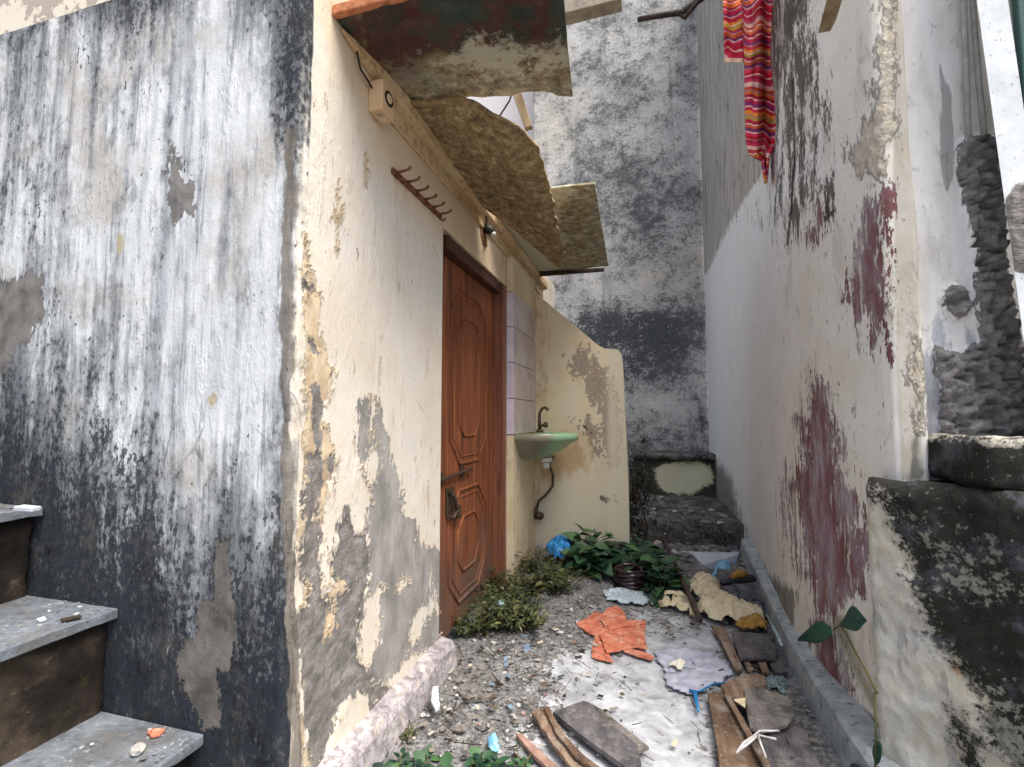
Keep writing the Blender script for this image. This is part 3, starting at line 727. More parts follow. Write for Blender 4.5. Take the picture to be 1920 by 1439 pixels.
def right_fields(P, uv, s):
    u, v = uv; f = {}
    ret = P[:, 0] > .798
    ret &= P[:, 1] < 1.73
    N1 = lambda a: np.where(ret, -1.5, a)
    f['greyf'] = N1(cl(sdf(uv, GREYF), 10))
    f['far'] = N1(cl(1466 - u, 10))
    mr = union(sdf(uv, M1), sdf(uv, M1b), sdf(uv, M2), sdf(uv, M3) + 8)
    for h in M2H: mr = np.minimum(mr, 10 - sdf(uv, h))
    f['maroon'] = N1(cl(mr, 26))
    f['black'] = N1(gmap(uv, R_US, R_VS, R_MAP) - .5)
    crk = union(sline(uv, [(1440, 300), (1445, 400)], .6), sline(uv, [(1486, 150), (1488, 300), (1484, 400), (1476, 460)], 2.2))
    f['crack'] = N1(cl(crk, 4))
    f['damp'] = N1(cl(union(sdf(uv, [(1335, 860), (1352, 872), (1372, 900), (1395, 1000), (1440, 1075), (1490, 1110), (1490, 1330), (1440, 1200), (1385, 1060), (1330, 960)]),
                            sdf(uv, [(1706, 830), (1722, 812), (1724, 900), (1704, 900)])), 14))
    f['strip'] = N1(cl(sdf(uv, [(1672, -100), (1716, -100), (1722, 500), (1730, 900), (1690, 900), (1676, 500)]), 14))
    f['lump'] = N1(cl(union(sdf(uv, [(1655, -60), (1675, -60), (1676, 260), (1660, 330), (1600, 320), (1590, 290), (1640, 200)]), sline(uv, [(1722, 640), (1728, 800)], 12)), 20))
    f['ret'] = np.where(ret, 1.0, np.clip((1.0 - (u < 1738)) * 2 - 1, -1, 1))
    ce = union(sdf(uv, CEM), sline(uv, [(1788, 560), (1793, 572)], 24))
    f['cem'] = np.where(ret, cl(ce, 10), -1.5)
    f['cemk'] = np.where(ret, cl(union(sdf(uv, CEM), sline(uv, [(1788, 560), (1793, 572)], 24)), 10), -1.5)
    f['low'] = np.where(ret, cl(v - 640, 120), -1.5)
    f['scr'] = np.where(ret, cl(sdf(uv, [(1762, 120), (1785, 180), (1790, 330), (1775, 360), (1765, 300)]), 14), -1.5)
    f['olive'] = N1(cl(sline(uv, [(1575, 1165), (1600, 1240), (1640, 1320)], 10), 14))
    return f
m = Mat('patched_paint', .9)
strk = m.noise(22, 6, (1, 1, .1), 5, .65); mid = m.noise(24, 7, (1, 1, .4), 1); grit = m.noise(80, 6, (1, 1, .4), 9, .7); big = m.noise(3, 4, off=6)
dr = m.noise(30, 6, (1, 1, .14), 15, .7)
m.base(m.ramp(big, [(.3, C(222, 214, 198)), (.5, C(230, 225, 214)), (.7, C(232, 229, 222))]))
m.layer(m.sm(m.noise(30, 5, (1, 1, .35), 85, .7), .64, .68), C(146, 122, 100), .7, -.002)
m.layer(m.sm(m.noise(6, 7, (1, 1, .4), 87, .7), .55, .62), C(196, 186, 172), .5, -.002)
m.layer(m.sm(strk, .58, .72), C(190, 176, 150), .5)
m.layer(m.mask('far', [(mid, .5)], .15), m.ramp(strk, [(.3, C(220, 220, 218)), (.55, C(234, 232, 228)), (.75, C(226, 220, 208))]), .9)
m.layer(m.mask('strip', [(mid, .8)], .3), m.ramp(mid, [(.35, C(176, 164, 144)), (.65, C(196, 190, 180))]), .8)
lm = m.mask('lump', [(mid, 5), (grit, 3)], .3)
m.layer(lm, m.ramp(grit, [(.35, C(176, 156, 126)), (.6, C(216, 206, 188))]), .8); m.height(m.math('MULTIPLY', lm, m.noise(45, 6, off=19)), .02)
gm = m.mask('greyf', [(mid, 3)], .10)
m.layer(gm, m.ramp(m.noise(18, 7, (1, 1, .09), 25, .7), [(.28, C(106, 96, 84)), (.45, C(156, 150, 142)), (.62, C(186, 180, 170)), (.8, C(176, 160, 132))]), .95)
m.layer(m.sm(m.noise(70, 4, (1, 1, .3), 27), .66, .70), C(120, 100, 78), .6, -.002)
mm = m.mask('maroon', [(dr, 5.0), (grit, 4.0), (m.noise(7, 5, (1, 1, .4), 37), 2.0)], .08, .12)
m.layer(mm, m.ramp(m.noise(9, 8, (1, 1, .3), 39, .7), [(.36, C(104, 54, 56)), (.45, C(124, 80, 84)), (.51, C(138, 112, 120)), (.6, C(164, 152, 156))]), .95, -.003)
m.layer(m.math('MULTIPLY', mm, m.sm(m.noise(36, 6, (1, 1, .16), 83, .75), .57, .61)), C(206, 196, 184), .85, .003)
b1 = m.mask('black', [(m.noise(12, 8, (1, 1, .4), 45, .75), 6.5), (grit, 3), (strk, 1.5)], .3)
m.layer(b1, m.ramp(mid, [(.35, C(46, 42, 38)), (.65, C(84, 76, 68))]), .9)
m.layer(m.mask('damp', [(mid, 4), (strk, 2)], .5), m.ramp(mid, [(.35, C(72, 74, 66)), (.65, C(126, 124, 112))]), .85)
m.layer(m.mask('olive', [(mid, 1.2)], .5), C(120, 112, 70), .6)
m.layer(m.mask('crack', [(mid, 1.0)], .15), C(52, 46, 40), .85, -.006)
rt = m.sm(m.attr('ret'), -.05, .05)
m.layer(rt, m.ramp(m.noise(14, 7, (1, 1, .3), 55), [(.3, C(196, 192, 186)), (.5, C(222, 218, 212)), (.7, C(230, 228, 226))]))
m.layer(m.mask('scr', [(dr, 2.0)], .15), C(150, 144, 142), .8)
m.layer(m.mask('low', [(mid, 5), (strk, 3)], .4), m.ramp(mid, [(.35, C(88, 92, 100)), (.65, C(172, 174, 180))]), .8)
cmk = m.mask('cem', [(grit, 3), (mid, 3)], .10)
m.layer(cmk, m.ramp(m.noise(30, 8, (1, 1, 2.2), 65, .75), [(.3, C(108, 105, 102)), (.5, C(146, 142, 138)), (.7, C(178, 174, 170))]))
m.height(m.math('MULTIPLY', cmk, m.noise(40, 8, (1, 1, 2.4), 67, .75)), .014)
m.height(mid, .003); m.height(grit, .0018)
M_RIGHT = m.done(.9)
def right_disp(P, F):
    d = nz(P, 3.3, 2, 3) * .006
    c = np.clip(F['cem'] + .5, 0, 1); j = c > 0
    Q = P[j].copy(); Q[:, 2] *= 2.6
    rid = 1 - np.abs(nz(Q, 17, 3, 5)) * 2.4
    d[j] += c[j] * (.010 + .026 * rid)
    l = np.clip(F['lump'] + .3, 0, 1); k = l > 0
    d[k] += l[k] * (nz(P[k], 30, 5, 4) * .008 + .002)
    return d
zs = np.concatenate([np.arange(0, 2.9, .010), np.arange(2.9, 7.0, .06)])
plan = [(.72, 6.39, .03), (.76, 4.2, .022), *[(.628 + .080 * ((2.6 - y) / .88) ** 3, y, .007) for y in np.linspace(2.6, 1.74, 24)], (.714, 1.715, .006), (.730, 1.705, .006), (.785, 1.700, .006), (.797, 1.708, .006), (.799, 1.722, .006), (1.12, 1.722, .006), (1.4, 1.722, .03), (2.2, 1.722, .1), (3.2, 1.722, 1)]
# keep the corner on the sight line of the photograph's corner edge
rw = polyline_wall('wall', plan, zs, M_RIGHT, right_fields, rb, lambda c: c[:, 2] > 3.0 + np.clip(c[:, 1] - 2.2, 0, 9) * 1.3, right_disp)  # unseen near wall top shaped low to let daylight into the alley
m_ = rw.modifiers.new('thick', 'SOLIDIFY'); m_.thickness = .012; m_.offset = -1

# painted kerb along the right wall
kb = Mat('kerb_paint', .6, .4); n = kb.noise(14, 6)
kb.base(kb.ramp(n, [(.3, C(132, 142, 142)), (.55, C(168, 176, 176)), (.7, C(192, 198, 198))])); kb.layer(kb.sm(kb.noise(40, 5, off=4), .58, .64), C(86, 86, 80), .7)
kb.height(n, .003); M_KERB = kb.done()
pl = [(.60, 1.0), (.585, 1.5), (.575, 2.0), (.58, 2.5), (.70, 4.3)]
V = []; pts = []
for i in range(len(pl) - 1):
    for k in range(14):
        t = k / 14; pts.append((pl[i][0] * (1 - t) + pl[i + 1][0] * t, pl[i][1] * (1 - t) + pl[i + 1][1] * t))
pts.append(pl[-1])
for x_, y_ in pts:
    j = mnoise.fractal(Vector((y_ * 8, 5, 1)), 1, 2, 3) * .006
    V += [(x_ - .012 + j, y_, -.02), (x_ + j, y_, .10), (x_ + .014 + j, y_, .115), (x_ + .09, y_, .125)]
n_ = len(pts)
F = [(4 * i + k, 4 * i + k + 1, 4 * i + 5 + k, 4 * i + 4 + k)[::-1] for i in range(n_ - 1) for k in range(3)]
kerb = MB().add(V, F).obj('kerb', M_KERB, rb)

# mossy parapet in front of the near corner
mo = Mat('mossy_plaster', .9)
n1 = mo.noise(8, 7, off=1, rough=.7); n2 = mo.noise(50, 7, off=3, rough=.75); n3 = mo.noise(20, 5, off=8)
mo.base(mo.ramp(n1, [(.3, C(200, 190, 166)), (.6, C(214, 210, 200)), (.75, C(196, 192, 190))]))
mo.layer(mo.sm(mo.noise(18, 6, (1, 1, .3), 33), .58, .66), C(166, 160, 160), .6, -.003)
mo.layer(mo.sm(mo.noise(6, 4, off=35), .66, .7), C(190, 140, 90), .7)
soft = mo.mask('moss_and_lit', [(n1, 3.5), (n2, 3)], .4); mo.layer(soft, C(112, 108, 94), .8)
hd = mo.mask('moss_and_lit', [(n1, 3.5), (n2, 4.5)], .2, .3); mo.layer(hd, mo.ramp(n1, [(.34, C(20, 19, 18)), (.45, C(42, 40, 38)), (.52, C(36, 38, 28)), (.58, C(70, 72, 78)), (.68, C(100, 100, 102))]), .97)
wh = mo.math('MULTIPLY', mo.sm(mo.math('ADD', n2, mo.math('MULTIPLY', mo.math('SUBTRACT', mo.noise(5, 5, off=91), .5), .7)), .58, .64), mo.sm(mo.attr('moss_and_lit'), .2, .6)); mo.layer(wh, C(150, 148, 136), .8, .002)
mo.height(n1, .012); mo.height(n2, .008); M_MOSS = mo.done()
para = empty('parapet', (.7, 1.5, 0), 'low parapet, black with mould above and cream below, in the right foreground', 'wall')
A = np.array([.612, 1.69]); B = np.array([.873, 1.40]); Dv = B - A; Ev = A + Dv * 2.6
nrm = np.array([Dv[1], -Dv[0]]) / np.linalg.norm(Dv); nrm = -nrm if nrm[0] > 0 else nrm
prof2 = [(0.0, 0.0)] + [(0, z) for z in np.linspace(.02, .86, 75)] + [(-.004, .875), (-.012, .888), (-.026, .896)] + [(-x, .899) for x in np.linspace(.04, .26, 16)] + [(-.26, .0)]
ns = 150; V = []
for i in range(ns + 1):
    t = i / ns; p = A + (Ev - A) * t
    for (o_, z_) in prof2:
        rr = 0.0
        if t < .03: rr = -(1 - math.sqrt(max(0, 1 - (1 - t / .03) ** 2))) * .03
        q = p + nrm * (o_ + rr)
        dd = mnoise.fractal(Vector((q[0] * 9, q[1] * 9, z_ * 9)), 1, 2, 5) * .012 + mnoise.fractal(Vector((q[0] * 45, q[1] * 45, z_ * 45)), 1, 2, 3) * .004
        V.append((q[0] + nrm[0] * dd, q[1] + nrm[1] * dd, z_ + (dd * .8 if z_ > .8 else 0)))
npf = len(prof2); V = np.array(V)
F = [(i * npf + k, i * npf + k + 1, (i + 1) * npf + k + 1, (i + 1) * npf + k) for i in range(ns) for k in range(npf - 1)] + [tuple(range(npf))[::-1], tuple(ns * npf + k for k in range(npf))]
F = [f[::-1] for f in F]
uvp = proj(V)
CR = [(1560, 925), (1622, 925), (1650, 950), (1672, 1010), (1700, 1075), (1735, 1160), (1775, 1230), (1830, 1330), (1880, 1439), (1960, 1620), (1560, 1620)]
cp = sdf(uvp, CR); cp = np.minimum(cp, -sdf(uvp, [(1775, 1330), (1810, 1330), (1850, 1400), (1860, 1500), (1800, 1500), (1785, 1400)]))
mesh_obj('wall', V, F, M_MOSS, para, True, {'moss_and_lit': cl(-cp, 36)})
def lf(P): return {'moss_and_lit': np.where(P[:, 2] > 1.012, .15, 1.0)}  # less moss colour on the ledge top, painted paler for its lit look
rock_box((.80, 1.47, .91), (1.9, 1.765, 1.03), M_MOSS, 'ledge', para, .014, .012, lf)

# leaning white post, conduits, green door at the right edge
pw = Mat('white_post_paint', .85); n = pw.noise(18, 7, off=2)
pw.base(pw.ramp(n, [(.3, C(206, 210, 212)), (.6, C(230, 232, 232))])); pw.layer(pw.sm(pw.noise(90, 5, (1, 1, .6), 5), .60, .66), C(140, 140, 142), .7)
pw.layer(pw.mask('cem', [(pw.noise(50, 6), .8)], .15), pw.ramp(pw.noise(40, 7, (1, 1, 2.2), 7), [(.35, C(118, 112, 108)), (.65, C(168, 160, 154))]), 1.0)
pw.height(pw.math('MULTIPLY', pw.math('MAXIMUM', pw.attr('cem'), 0.0), pw.noise(60, 8, (1, 1, 2.4), 9)), .01)
pw.height(n, .0008); M_POST = pw.done()
YP = 1.60
a0, a1 = on_y(1826, -40, YP), on_y(1884, -40, YP); b0, b1 = on_y(1945, 822, YP), on_y(2010, 822, YP)
nn = 90; V = []; nw = 14
for i in range(nn + 1):
    t = i / nn; l_ = b0 + (a0 - b0) * t * 1.25; r_ = b1 + (a1 - b1) * t * 1.25
    for k in range(nw + 1): V.append(l_ + (r_ - l_) * k / nw)
    for k in range(nw + 1): V.append(r_ + (l_ - r_) * k / nw + np.array([.056, .09, 0]))
V = np.array(V); kk = 2 * nw + 2
F = [(i * kk + k, i * kk + (k + 1) % kk, (i + 1) * kk + (k + 1) % kk, (i + 1) * kk + k) for i in range(nn) for k in range(kk)] + [tuple(range(kk))[::-1], tuple(nn * kk + k for k in range(kk))]
uvp = proj(V); ce = sdf(uvp, [(1884, 375), (1905, 345), (1960, 330), (1960, 520), (1900, 510), (1890, 450)])
ce = np.where(V[:, 1] > YP + .01, -20, ce)
V[:, 1] -= np.clip(ce / 8, 0, 1) * .006 + np.clip(ce / 8, 0, 1) * nz(V * np.array([1, 1, 2.4]), 30, 3, 4) * .008
post = mesh_obj('white_post', V, F, M_POST, None, False, {'cem': cl(ce, 8)})
tag(post, 'leaning white square post with a smear of cement at the right edge', 'post')
M_PIPE = simple('grey_conduit', C(150, 148, 142), C(184, 182, 174), 30, .6, .0005)
cp_ = empty('conduits', (.93, 1.74, 1.4), 'pair of thin grey conduits running down beside the leaning white post', 'conduit')
for pts in ([(1806, -60), (1809, 60), (1812, 130), (1816, 262)], [(1820, -60), (1828, 60), (1836, 160), (1846, 255)]):
    b = MB(); b.tube([on_y(u, v, 1.708) for u, v in pts], .0075, 8); b.obj('conduit', M_PIPE, cp_, True)
M_GREEN = simple('green_paint', C(26, 62, 54), C(70, 104, 96), 8, .5, .002, (1, 1, .2))
gd = empty('green_shutter', (1.05, 1.74, 1.8), 'dark green painted shutter behind the white post at the top right corner', 'shutter')
b = MB(); b.box((1.075, 1.69, 1.86), (1.6, 1.715, 3.2)); b.obj('panel', M_GREEN, gd, bevel=.004)
b = MB(); b.box((1.14, 1.678, 1.86), (1.165, 1.688, 3.2)); b.obj('batten', M_GREEN, gd)

# small wooden bracket at the top of the right wall
M_OLDWOOD = simple('weathered_wood', C(112, 92, 66), C(172, 152, 122), 18, .85, .003, (1, 1, .2))
p0, p1 = on_pl(1545, 48, (.60, 2.1, 0), (1, 0, 0)), on_pl(1575, -60, (.56, 2.1, 0), (1, 0, 0))
b = MB(); d_ = p1 - p0; b.prism([p0 + (-.01, -.02, 0), p0 + (.03, -.02, -.002), p0 + (.03, .035, 0), p0 + (-.01, .035, 0)], d_ * 2)
tag(b.obj('wooden_bracket', M_OLDWOOD, None, bevel=.003), 'short wooden bracket jutting from the top of the right wall', 'bracket')
# stick poking out over the alley
M_STICK = simple('dark_stick', C(48, 40, 36), C(88, 76, 68), 30, .85, .003)
b = MB(); b.tube([at(1196, 37, 4.6), at(1240, 29, 4.6), at(1278, 24, 4.6), at(1300, 8, 4.6), at(1330, -12, 4.6)], [.022, .026, .028, .03, .03], 8)
b.tube([at(1270, 25, 4.6), at(1284, 34, 4.6), at(1310, 2, 4.5)], [.018, .024, .022], 8)
tag(b.obj('roof_stick', M_STICK, None, True), 'dark wooden stick poking out high across the alley below a grey beam', 'stick')
M_BEAM = simple('grey_beam', C(120, 112, 100), C(170, 160, 144), 12, .9, .003)
q0 = [at(1040, 28, 2.9), at(1062, 24, 2.9), at(1165, -2, 2.9), at(1165, -60, 2.9), at(1040, -60, 2.9)]
b = MB(); b.prism(q0, (0, .12, .02)); tag(b.obj('eaves_board', M_BEAM, None, bevel=.004), 'weathered grey board above the largest roof slab', 'board')

# ================================================================== STAIRS ON THE LEFT
st = empty('stairs', (-1.6, .5, 0), 'stone stairs with thin grey slab treads climbing left against the stained front wall', 'stairs')
slb = Mat('slab_tread', .6, .4); n = slb.noise(8, 7, off=2); n2 = slb.noise(60, 6, off=4, rough=.7)
slb.base(slb.ramp(n, [(.3, C(84, 90, 96)), (.55, C(108, 115, 122)), (.7, C(128, 133, 138))])); slb.layer(slb.sm(n2, .56, .64), C(176, 172, 166), .5)
slb.layer(slb.sm(n2, .44, .38), C(70, 66, 60), .5); slb.layer(slb.sm(slb.noise(5, 8, off=12, rough=.7), .50, .62), C(96, 92, 86), .6); slb.layer(slb.sm(slb.noise(24, 7, off=14, rough=.7), .56, .64), C(72, 72, 72), .6); slb.height(n2, .003); M_SLAB = slb.done()
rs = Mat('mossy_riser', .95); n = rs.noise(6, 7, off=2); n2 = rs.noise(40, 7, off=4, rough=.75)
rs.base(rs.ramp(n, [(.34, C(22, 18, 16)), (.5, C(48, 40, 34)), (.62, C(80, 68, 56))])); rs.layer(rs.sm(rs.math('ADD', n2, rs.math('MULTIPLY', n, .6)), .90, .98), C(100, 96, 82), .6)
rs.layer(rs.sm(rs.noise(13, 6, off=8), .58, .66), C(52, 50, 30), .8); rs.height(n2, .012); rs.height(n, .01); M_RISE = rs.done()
trd = [(-1.141, .251), (-1.468, .538), (-1.801, .807), (-2.13, 1.09)]
for i, (xn, zt) in enumerate(trd):
    xb = trd[i + 1][0] if i < 3 else xn - .34
    s_ = empty('step', (xn, .5, 0), None, None); s_.parent = st; s_.matrix_parent_inverse.identity(); s_.location = (xn + 1.6, 0, 0)
    bpy.context.view_layer.update()
    b = MB(); n_ = 30; y0, y1 = -.1, 1.056
    V = []
    for k in range(n_ + 1):
        y = y0 + (y1 - y0) * k / n_; j = mnoise.fractal(Vector((y * 7, i * 3, 1)), 1, 2, 3) * .004; d = max(0, mnoise.fractal(Vector((y * 22, i, 5)), 1, 2, 3) - .25) * .02; j -= d * .8
        V += [(xb - .06, y, zt - .028), (xn + j, y, zt - .028 + d), (xn + j, y, zt - d), (xb - .06, y, zt)]
    F = [(4 * k + a, 4 * k + (a + 1) % 4, 4 * k + 4 + (a + 1) % 4, 4 * k + 4 + a) for k in range(n_) for a in range(4)] + [(3, 2, 1, 0), (4 * n_, 4 * n_ + 1, 4 * n_ + 2, 4 * n_ + 3)]
    b.add(V, F).obj('tread', M_SLAB, s_, bevel=.003)
    rock_box((xb - .10, y0 + .01, -.02), (xn - .035, y1 - .002, zt - .030), M_RISE, 'riser', s_, .03, .007)

# ================================================================== ROOF SLABS
sb = Mat('lichen_slab', .9)
n1 = sb.noise(5, 6, off=2); n2 = sb.noise(22, 9, (1, 1, 1), 4, .8, .15); n3 = sb.noise(70, 6, off=9, rough=.7)
sb.base(sb.ramp(n1, [(.3, C(116, 102, 76)), (.45, C(160, 144, 112)), (.56, C(150, 144, 124)), (.68, C(192, 184, 158))]))
sb.layer(sb.sm(n2, .53, .60), C(222, 212, 184), .7); sb.layer(sb.sm(n2, .47, .40), C(92, 82, 58), .8); sb.layer(sb.sm(n3, .60, .68), C(196, 188, 166), .5)
sb.layer(sb.mask('dark', [(n1, 3), (n2, 3)], .35), sb.ramp(sb.noise(4.5, 3, off=21), [(.34, C(44, 66, 66)), (.46, C(50, 58, 52)), (.55, C(78, 34, 36)), (.66, C(40, 48, 46))]), .92)
sb.layer(sb.mask('pale', [(n2, 4), (n1, 3)], .35), C(208, 204, 178), .75)
sb.layer(sb.mask('brown', [(n2, 3), (n1, 2)], .4), sb.ramp(n2, [(.38, C(86, 66, 42)), (.50, C(146, 118, 78)), (.62, C(196, 176, 132))]), .8)
sb.height(n2, .004); sb.height(n3, .002); M_SLABR = sb.done()
def roof_slab(name, pix, zfn, thick, label, seg=.02, darkf=None, palef=None, bend=None, ragged=(), rag=.008, brown=-1.5):
    """broken slab: outline traced where it hangs, z given per corner; fan-grid surface with thickness"""
    out = [on_z(u, v, z) for (u, v), z in zip(pix, zfn)]
    # densify with ragged edges
    D = []
    for i in range(len(out)):
        a, c = out[i], out[(i + 1) % len(out)]; L = np.linalg.norm(c - a); k = max(1, int(L / seg))
        tn = (c - a) / max(L, 1e-6); nrm_ = np.array([-tn[1], tn[0], 0])
        for j in range(k):
            p = a + (c - a) * j / k
            if i in ragged: p = p + nrm_ * (mnoise.fractal(Vector((p[0] * 22, p[1] * 22, 3)), 1, 2, 4)) * rag
            D.append(p)
    bm = bmesh.new(); vs = [bm.verts.new(p) for p in D]
    f = bm.faces.new(vs); bmesh.ops.triangulate(bm, faces=[f])
    mn = np.min(D, 0); mx = np.max(D, 0)
    for ax in (0, 1):
        no = Vector((0, 0, 0)); no[ax] = 1
        x = mn[ax] + .03
        while x < mx[ax] - .01:
            co = Vector((0, 0, 0)); co[ax] = x
            bmesh.ops.bisect_plane(bm, geom=bm.verts[:] + bm.edges[:] + bm.faces[:], plane_co=co, plane_no=no); x += .03
    for v in bm.verts:
        v.co.z += mnoise.fractal(v.co * 5, 1, 2, 3) * .006
        if bend: v.co.z += bend(v.co)
    V = np.array([tuple(v.co) for v in bm.verts]); bm.verts.index_update(); F = [tuple(x.index for x in f.verts) for f in bm.faces]; bm.free()
    uv = proj(V); fl = {'dark': darkf(uv) if darkf else np.full(len(V), -1.5), 'pale': palef(uv) if palef else np.full(len(V), -1.5), 'brown': np.full(len(V), brown)}
    o = mesh_obj(name, V, F, M_SLABR, None, True, fl)
    m_ = o.modifiers.new('solid', 'SOLIDIFY'); m_.thickness = thick; m_.offset = 1 if sum(zfn) > 0 else 0
    m_.offset = 0
    tag(o, label, 'roof slab', 'broken slabs over the doorway'); return o
ZR = 2.312
roof_slab('roof_slab', [(622, 34), (640, 28), (930, -55), (1050, -90), (1064, 80), (1074, 177), (1045, 176), (1025, 168), (990, 166), (960, 176), (925, 178), (905, 180), (872, 181), (800, 190), (745, 190), (735, 150), (700, 110), (665, 70)], [ZR] * 18, .014,
          'largest roof slab, with dark teal and maroon stains, nearest the front corner of the building', darkf=lambda uv: cl(120 - uv[1] + (uv[0] - 700) * -.02, 60) * np.where(uv[0] > 690, 1, .3), palef=lambda uv: cl(union(sline(uv, [(900, 110), (1040, 100)], 26), sline(uv, [(820, 115), (960, 118)], 12)), 40) + .1, ragged=range(5, 15))
roof_slab('roof_slab', [(742, 186), (800, 192), (862, 183), (900, 195), (945, 215), (985, 245), (1012, 285), (1026, 330), (1032, 360), (1042, 400), (1052, 450), (1055, 501), (1030, 484), (985, 448), (940, 410), (900, 384), (860, 330), (800, 255)],
          [2.29, 2.285, 2.27, 2.25, 2.225, 2.20, 2.175, 2.15, 2.135, 2.12, 2.10, 2.085, 2.11, 2.15, 2.20, 2.255, 2.275, 2.285], .014,
          'sagging brown broken slab with a curved torn edge, hanging between the two flatter roof slabs', palef=lambda uv: cl(sline(uv, [(900, 260), (1000, 400)], 10), 60) - .5, bend=lambda p: -.02 * math.exp(-((p.x + .52) ** 2) / .004), ragged=range(2, 16), rag=.012, brown=.25)
roof_slab('roof_slab', [(1032, 352), (1115, 345), (1128, 420), (1141, 498), (1100, 502), (1006, 510), (960, 455), (905, 392), (960, 392), (1036, 395)], [ZR] * 10, .014,
          'farthest roof slab, square ended, over the wash basin', palef=lambda uv: cl(1050 - uv[0], 40), ragged=(7, 8, 9))
M_BRICK = simple('brick_red_edge', C(150, 84, 56), C(196, 128, 90), 16, .9, .004, c3=C(110, 62, 44))
b = MB(); b.box((-.9, 1.172, 2.302), (-.235, 1.194, 2.335)); tag(b.obj('edge_strip', M_BRICK, None, bevel=.004), 'brick red strip along the near edge of the largest roof slab', 'strip')
p_ = on_z(1075, 362, 2.33)
b = MB(); b.box((-.50, p_[1] - .04, 2.325), (-.26, p_[1] + .05, 2.355)); tag(b.obj('edge_strip', M_BRICK, None, bevel=.004), 'pinkish red brick strip on top of the farthest roof slab', 'strip')
# front lip at the far end of the farthest slab
b = MB(); a_, c_ = on_z(1003, 512, 2.296), on_z(1132, 506, 2.296); b.prism([a_ + (0, -.012, -.03), c_ + (0, -.012, -.012), c_ + (0, -.012, .012), a_ + (0, -.012, .012)], (0, .03, 0))
M_DARKW = simple('dark_batten', C(40, 34, 28), C(74, 62, 48), 24, .9, .003)
tag(b.obj('roof_batten', M_DARKW, None), 'dark batten under the outer end of the farthest roof slab', 'batten')
# post and rods seen through the gap
b = MB(); b.prism([at(958, 168, 3.6), at(975, 166, 3.6), at(997, 236, 3.6), at(983, 240, 3.6)], (0, .05, 0))
b.prism([at(960, 100, 3.6), at(975, 100, 3.6), at(975, 166, 3.6), at(958, 168, 3.6)], (0, .05, 0))
tag(b.obj('wooden_post', M_OLDWOOD, None, bevel=.003), 'short brown wooden post seen through the gap between the roof slabs', 'post')
b = MB(); b.tube([at(968, 150, 3.3), at(955, 190, 3.3), at(938, 216, 3.3), at(925, 240, 3.3)], .006, 6)
M_WIRE = simple('black_wire', C(26, 24, 24), C(52, 48, 44), 40, .6, 0)
tag(b.obj('loose_cable', M_WIRE, None, True), 'black cable hanging in the gap between the roof slabs', 'cable')
far_b = Mat('pale_house', .9); far_b.base(C(226, 218, 216)); M_PALE = far_b.done()
b = MB(); b.box((-4.6, 6.9, 0), (-1.5, 9, 6.4)); tag(b.obj('pale_house', M_PALE, None), 'pale pinkish house wall glimpsed through the gap between the roof slabs', 'building')
b = MB(); b.tube([on_x(668, 92, -.888), on_x(676, 130, -.886), on_x(690, 152, -.884), on_x(697, 165, -.885)], .0035, 6)
tag(b.obj('wall_wire', M_WIRE, None, True), 'thin black wire running down to the cream box below the roof slab', 'wire')

# electrical box
eb = empty('junction_box', tuple(on_x(708, 205, -.90)), 'cream electrical box on the door wall under the largest roof slab', 'electrical box')
M_BOX = simple('cream_plastic', C(206, 170, 128), C(226, 196, 156), 10, .6, .0006)
c0 = on_x(694, 170, -.9); c1 = on_x(716, 222, -.9)
y0, y1 = 1.375, 1.455
b = MB(); b.box((-.90, y0, 2.125), (-.845, y1, 2.235)); b.obj('box', M_BOX, eb, bevel=.004)
b = MB(); b.tube([(-.846, 1.415, 2.185), (-.8415, 1.415, 2.185)], [.026, .026], 16); b.obj('socket', M_WIRE, eb)
b = MB(); b.tube([(-.8418, 1.415, 2.185), (-.838, 1.415, 2.185)], [.017, .013], 14); b.obj('socket_plate', M_BOX, eb)
b = MB(); b.box((-.886, y0 + .02, 2.119), (-.862, y1 - .02, 2.1245)); b.obj('bottom_plate', M_CREAM, eb)

# hook rail
hk = empty('hook_rail', (-.9, 1.52, 2.0), 'rusty row of coat hooks on the wall left of the door', 'hook rail')
M_RUST = simple('rust_red', C(74, 42, 34), C(150, 100, 78), 60, .8, .002)
b = MB(); b.box((-.899, 1.53, 1.985), (-.888, 1.965, 2.008)); b.obj('rail', M_RUST, hk, bevel=.002)
for k in range(6):
    y = 1.56 + k * .077
    b = MB(); b.tube([(-.89, y, 2.002), (-.862, y, 2.003), (-.842, y + .002, 2.008), (-.836, y + .003, 2.018)], [.0055, .005, .005, .007], 7); b.tube([(-.89, y, 1.992), (-.879, y, 1.972), (-.868, y, 1.970), (-.862, y, 1.980)], .0045, 6)
    V = len(b.v); b.obj('hook', M_RUST, hk, True)
# lamp holder remains above the door
lh = empty('lamp_holder', tuple(on_x(918, 425, -.88)), 'broken black and white lamp holder with loose wires above the door', 'lamp holder')
c = on_x(915, 428, -.87)
M_WHITEP = simple('white_plastic', C(190, 188, 180), C(220, 218, 210), 20, .5, 0)
b = MB(); b.tube([c + (-.02, 0, .0), c + (.01, 0, -.01), c + (.03, 0, -.035)], [.03, .026, .02], 12); b.obj('holder', M_WIRE, lh, True)
b = MB(); b.tube([c + (.028, 0, -.034), c + (.04, 0, -.05)], [.018, .012], 10); b.obj('socket_rim', M_WHITEP, lh, True)
b = MB(); b.tube([c + (-.01, 0, .01), c + (.0, -.03, .07), c + (.02, -.06, .13), c + (.01, -.1, .17)], .0045, 6); b.tube([c + (0, .01, 0), c + (.03, .03, -.02), c + (.05, .05, .01), c + (.07, .04, -.03)], .0035, 6); b.obj('wires', M_WIRE, lh, True)
b = MB(); V = []
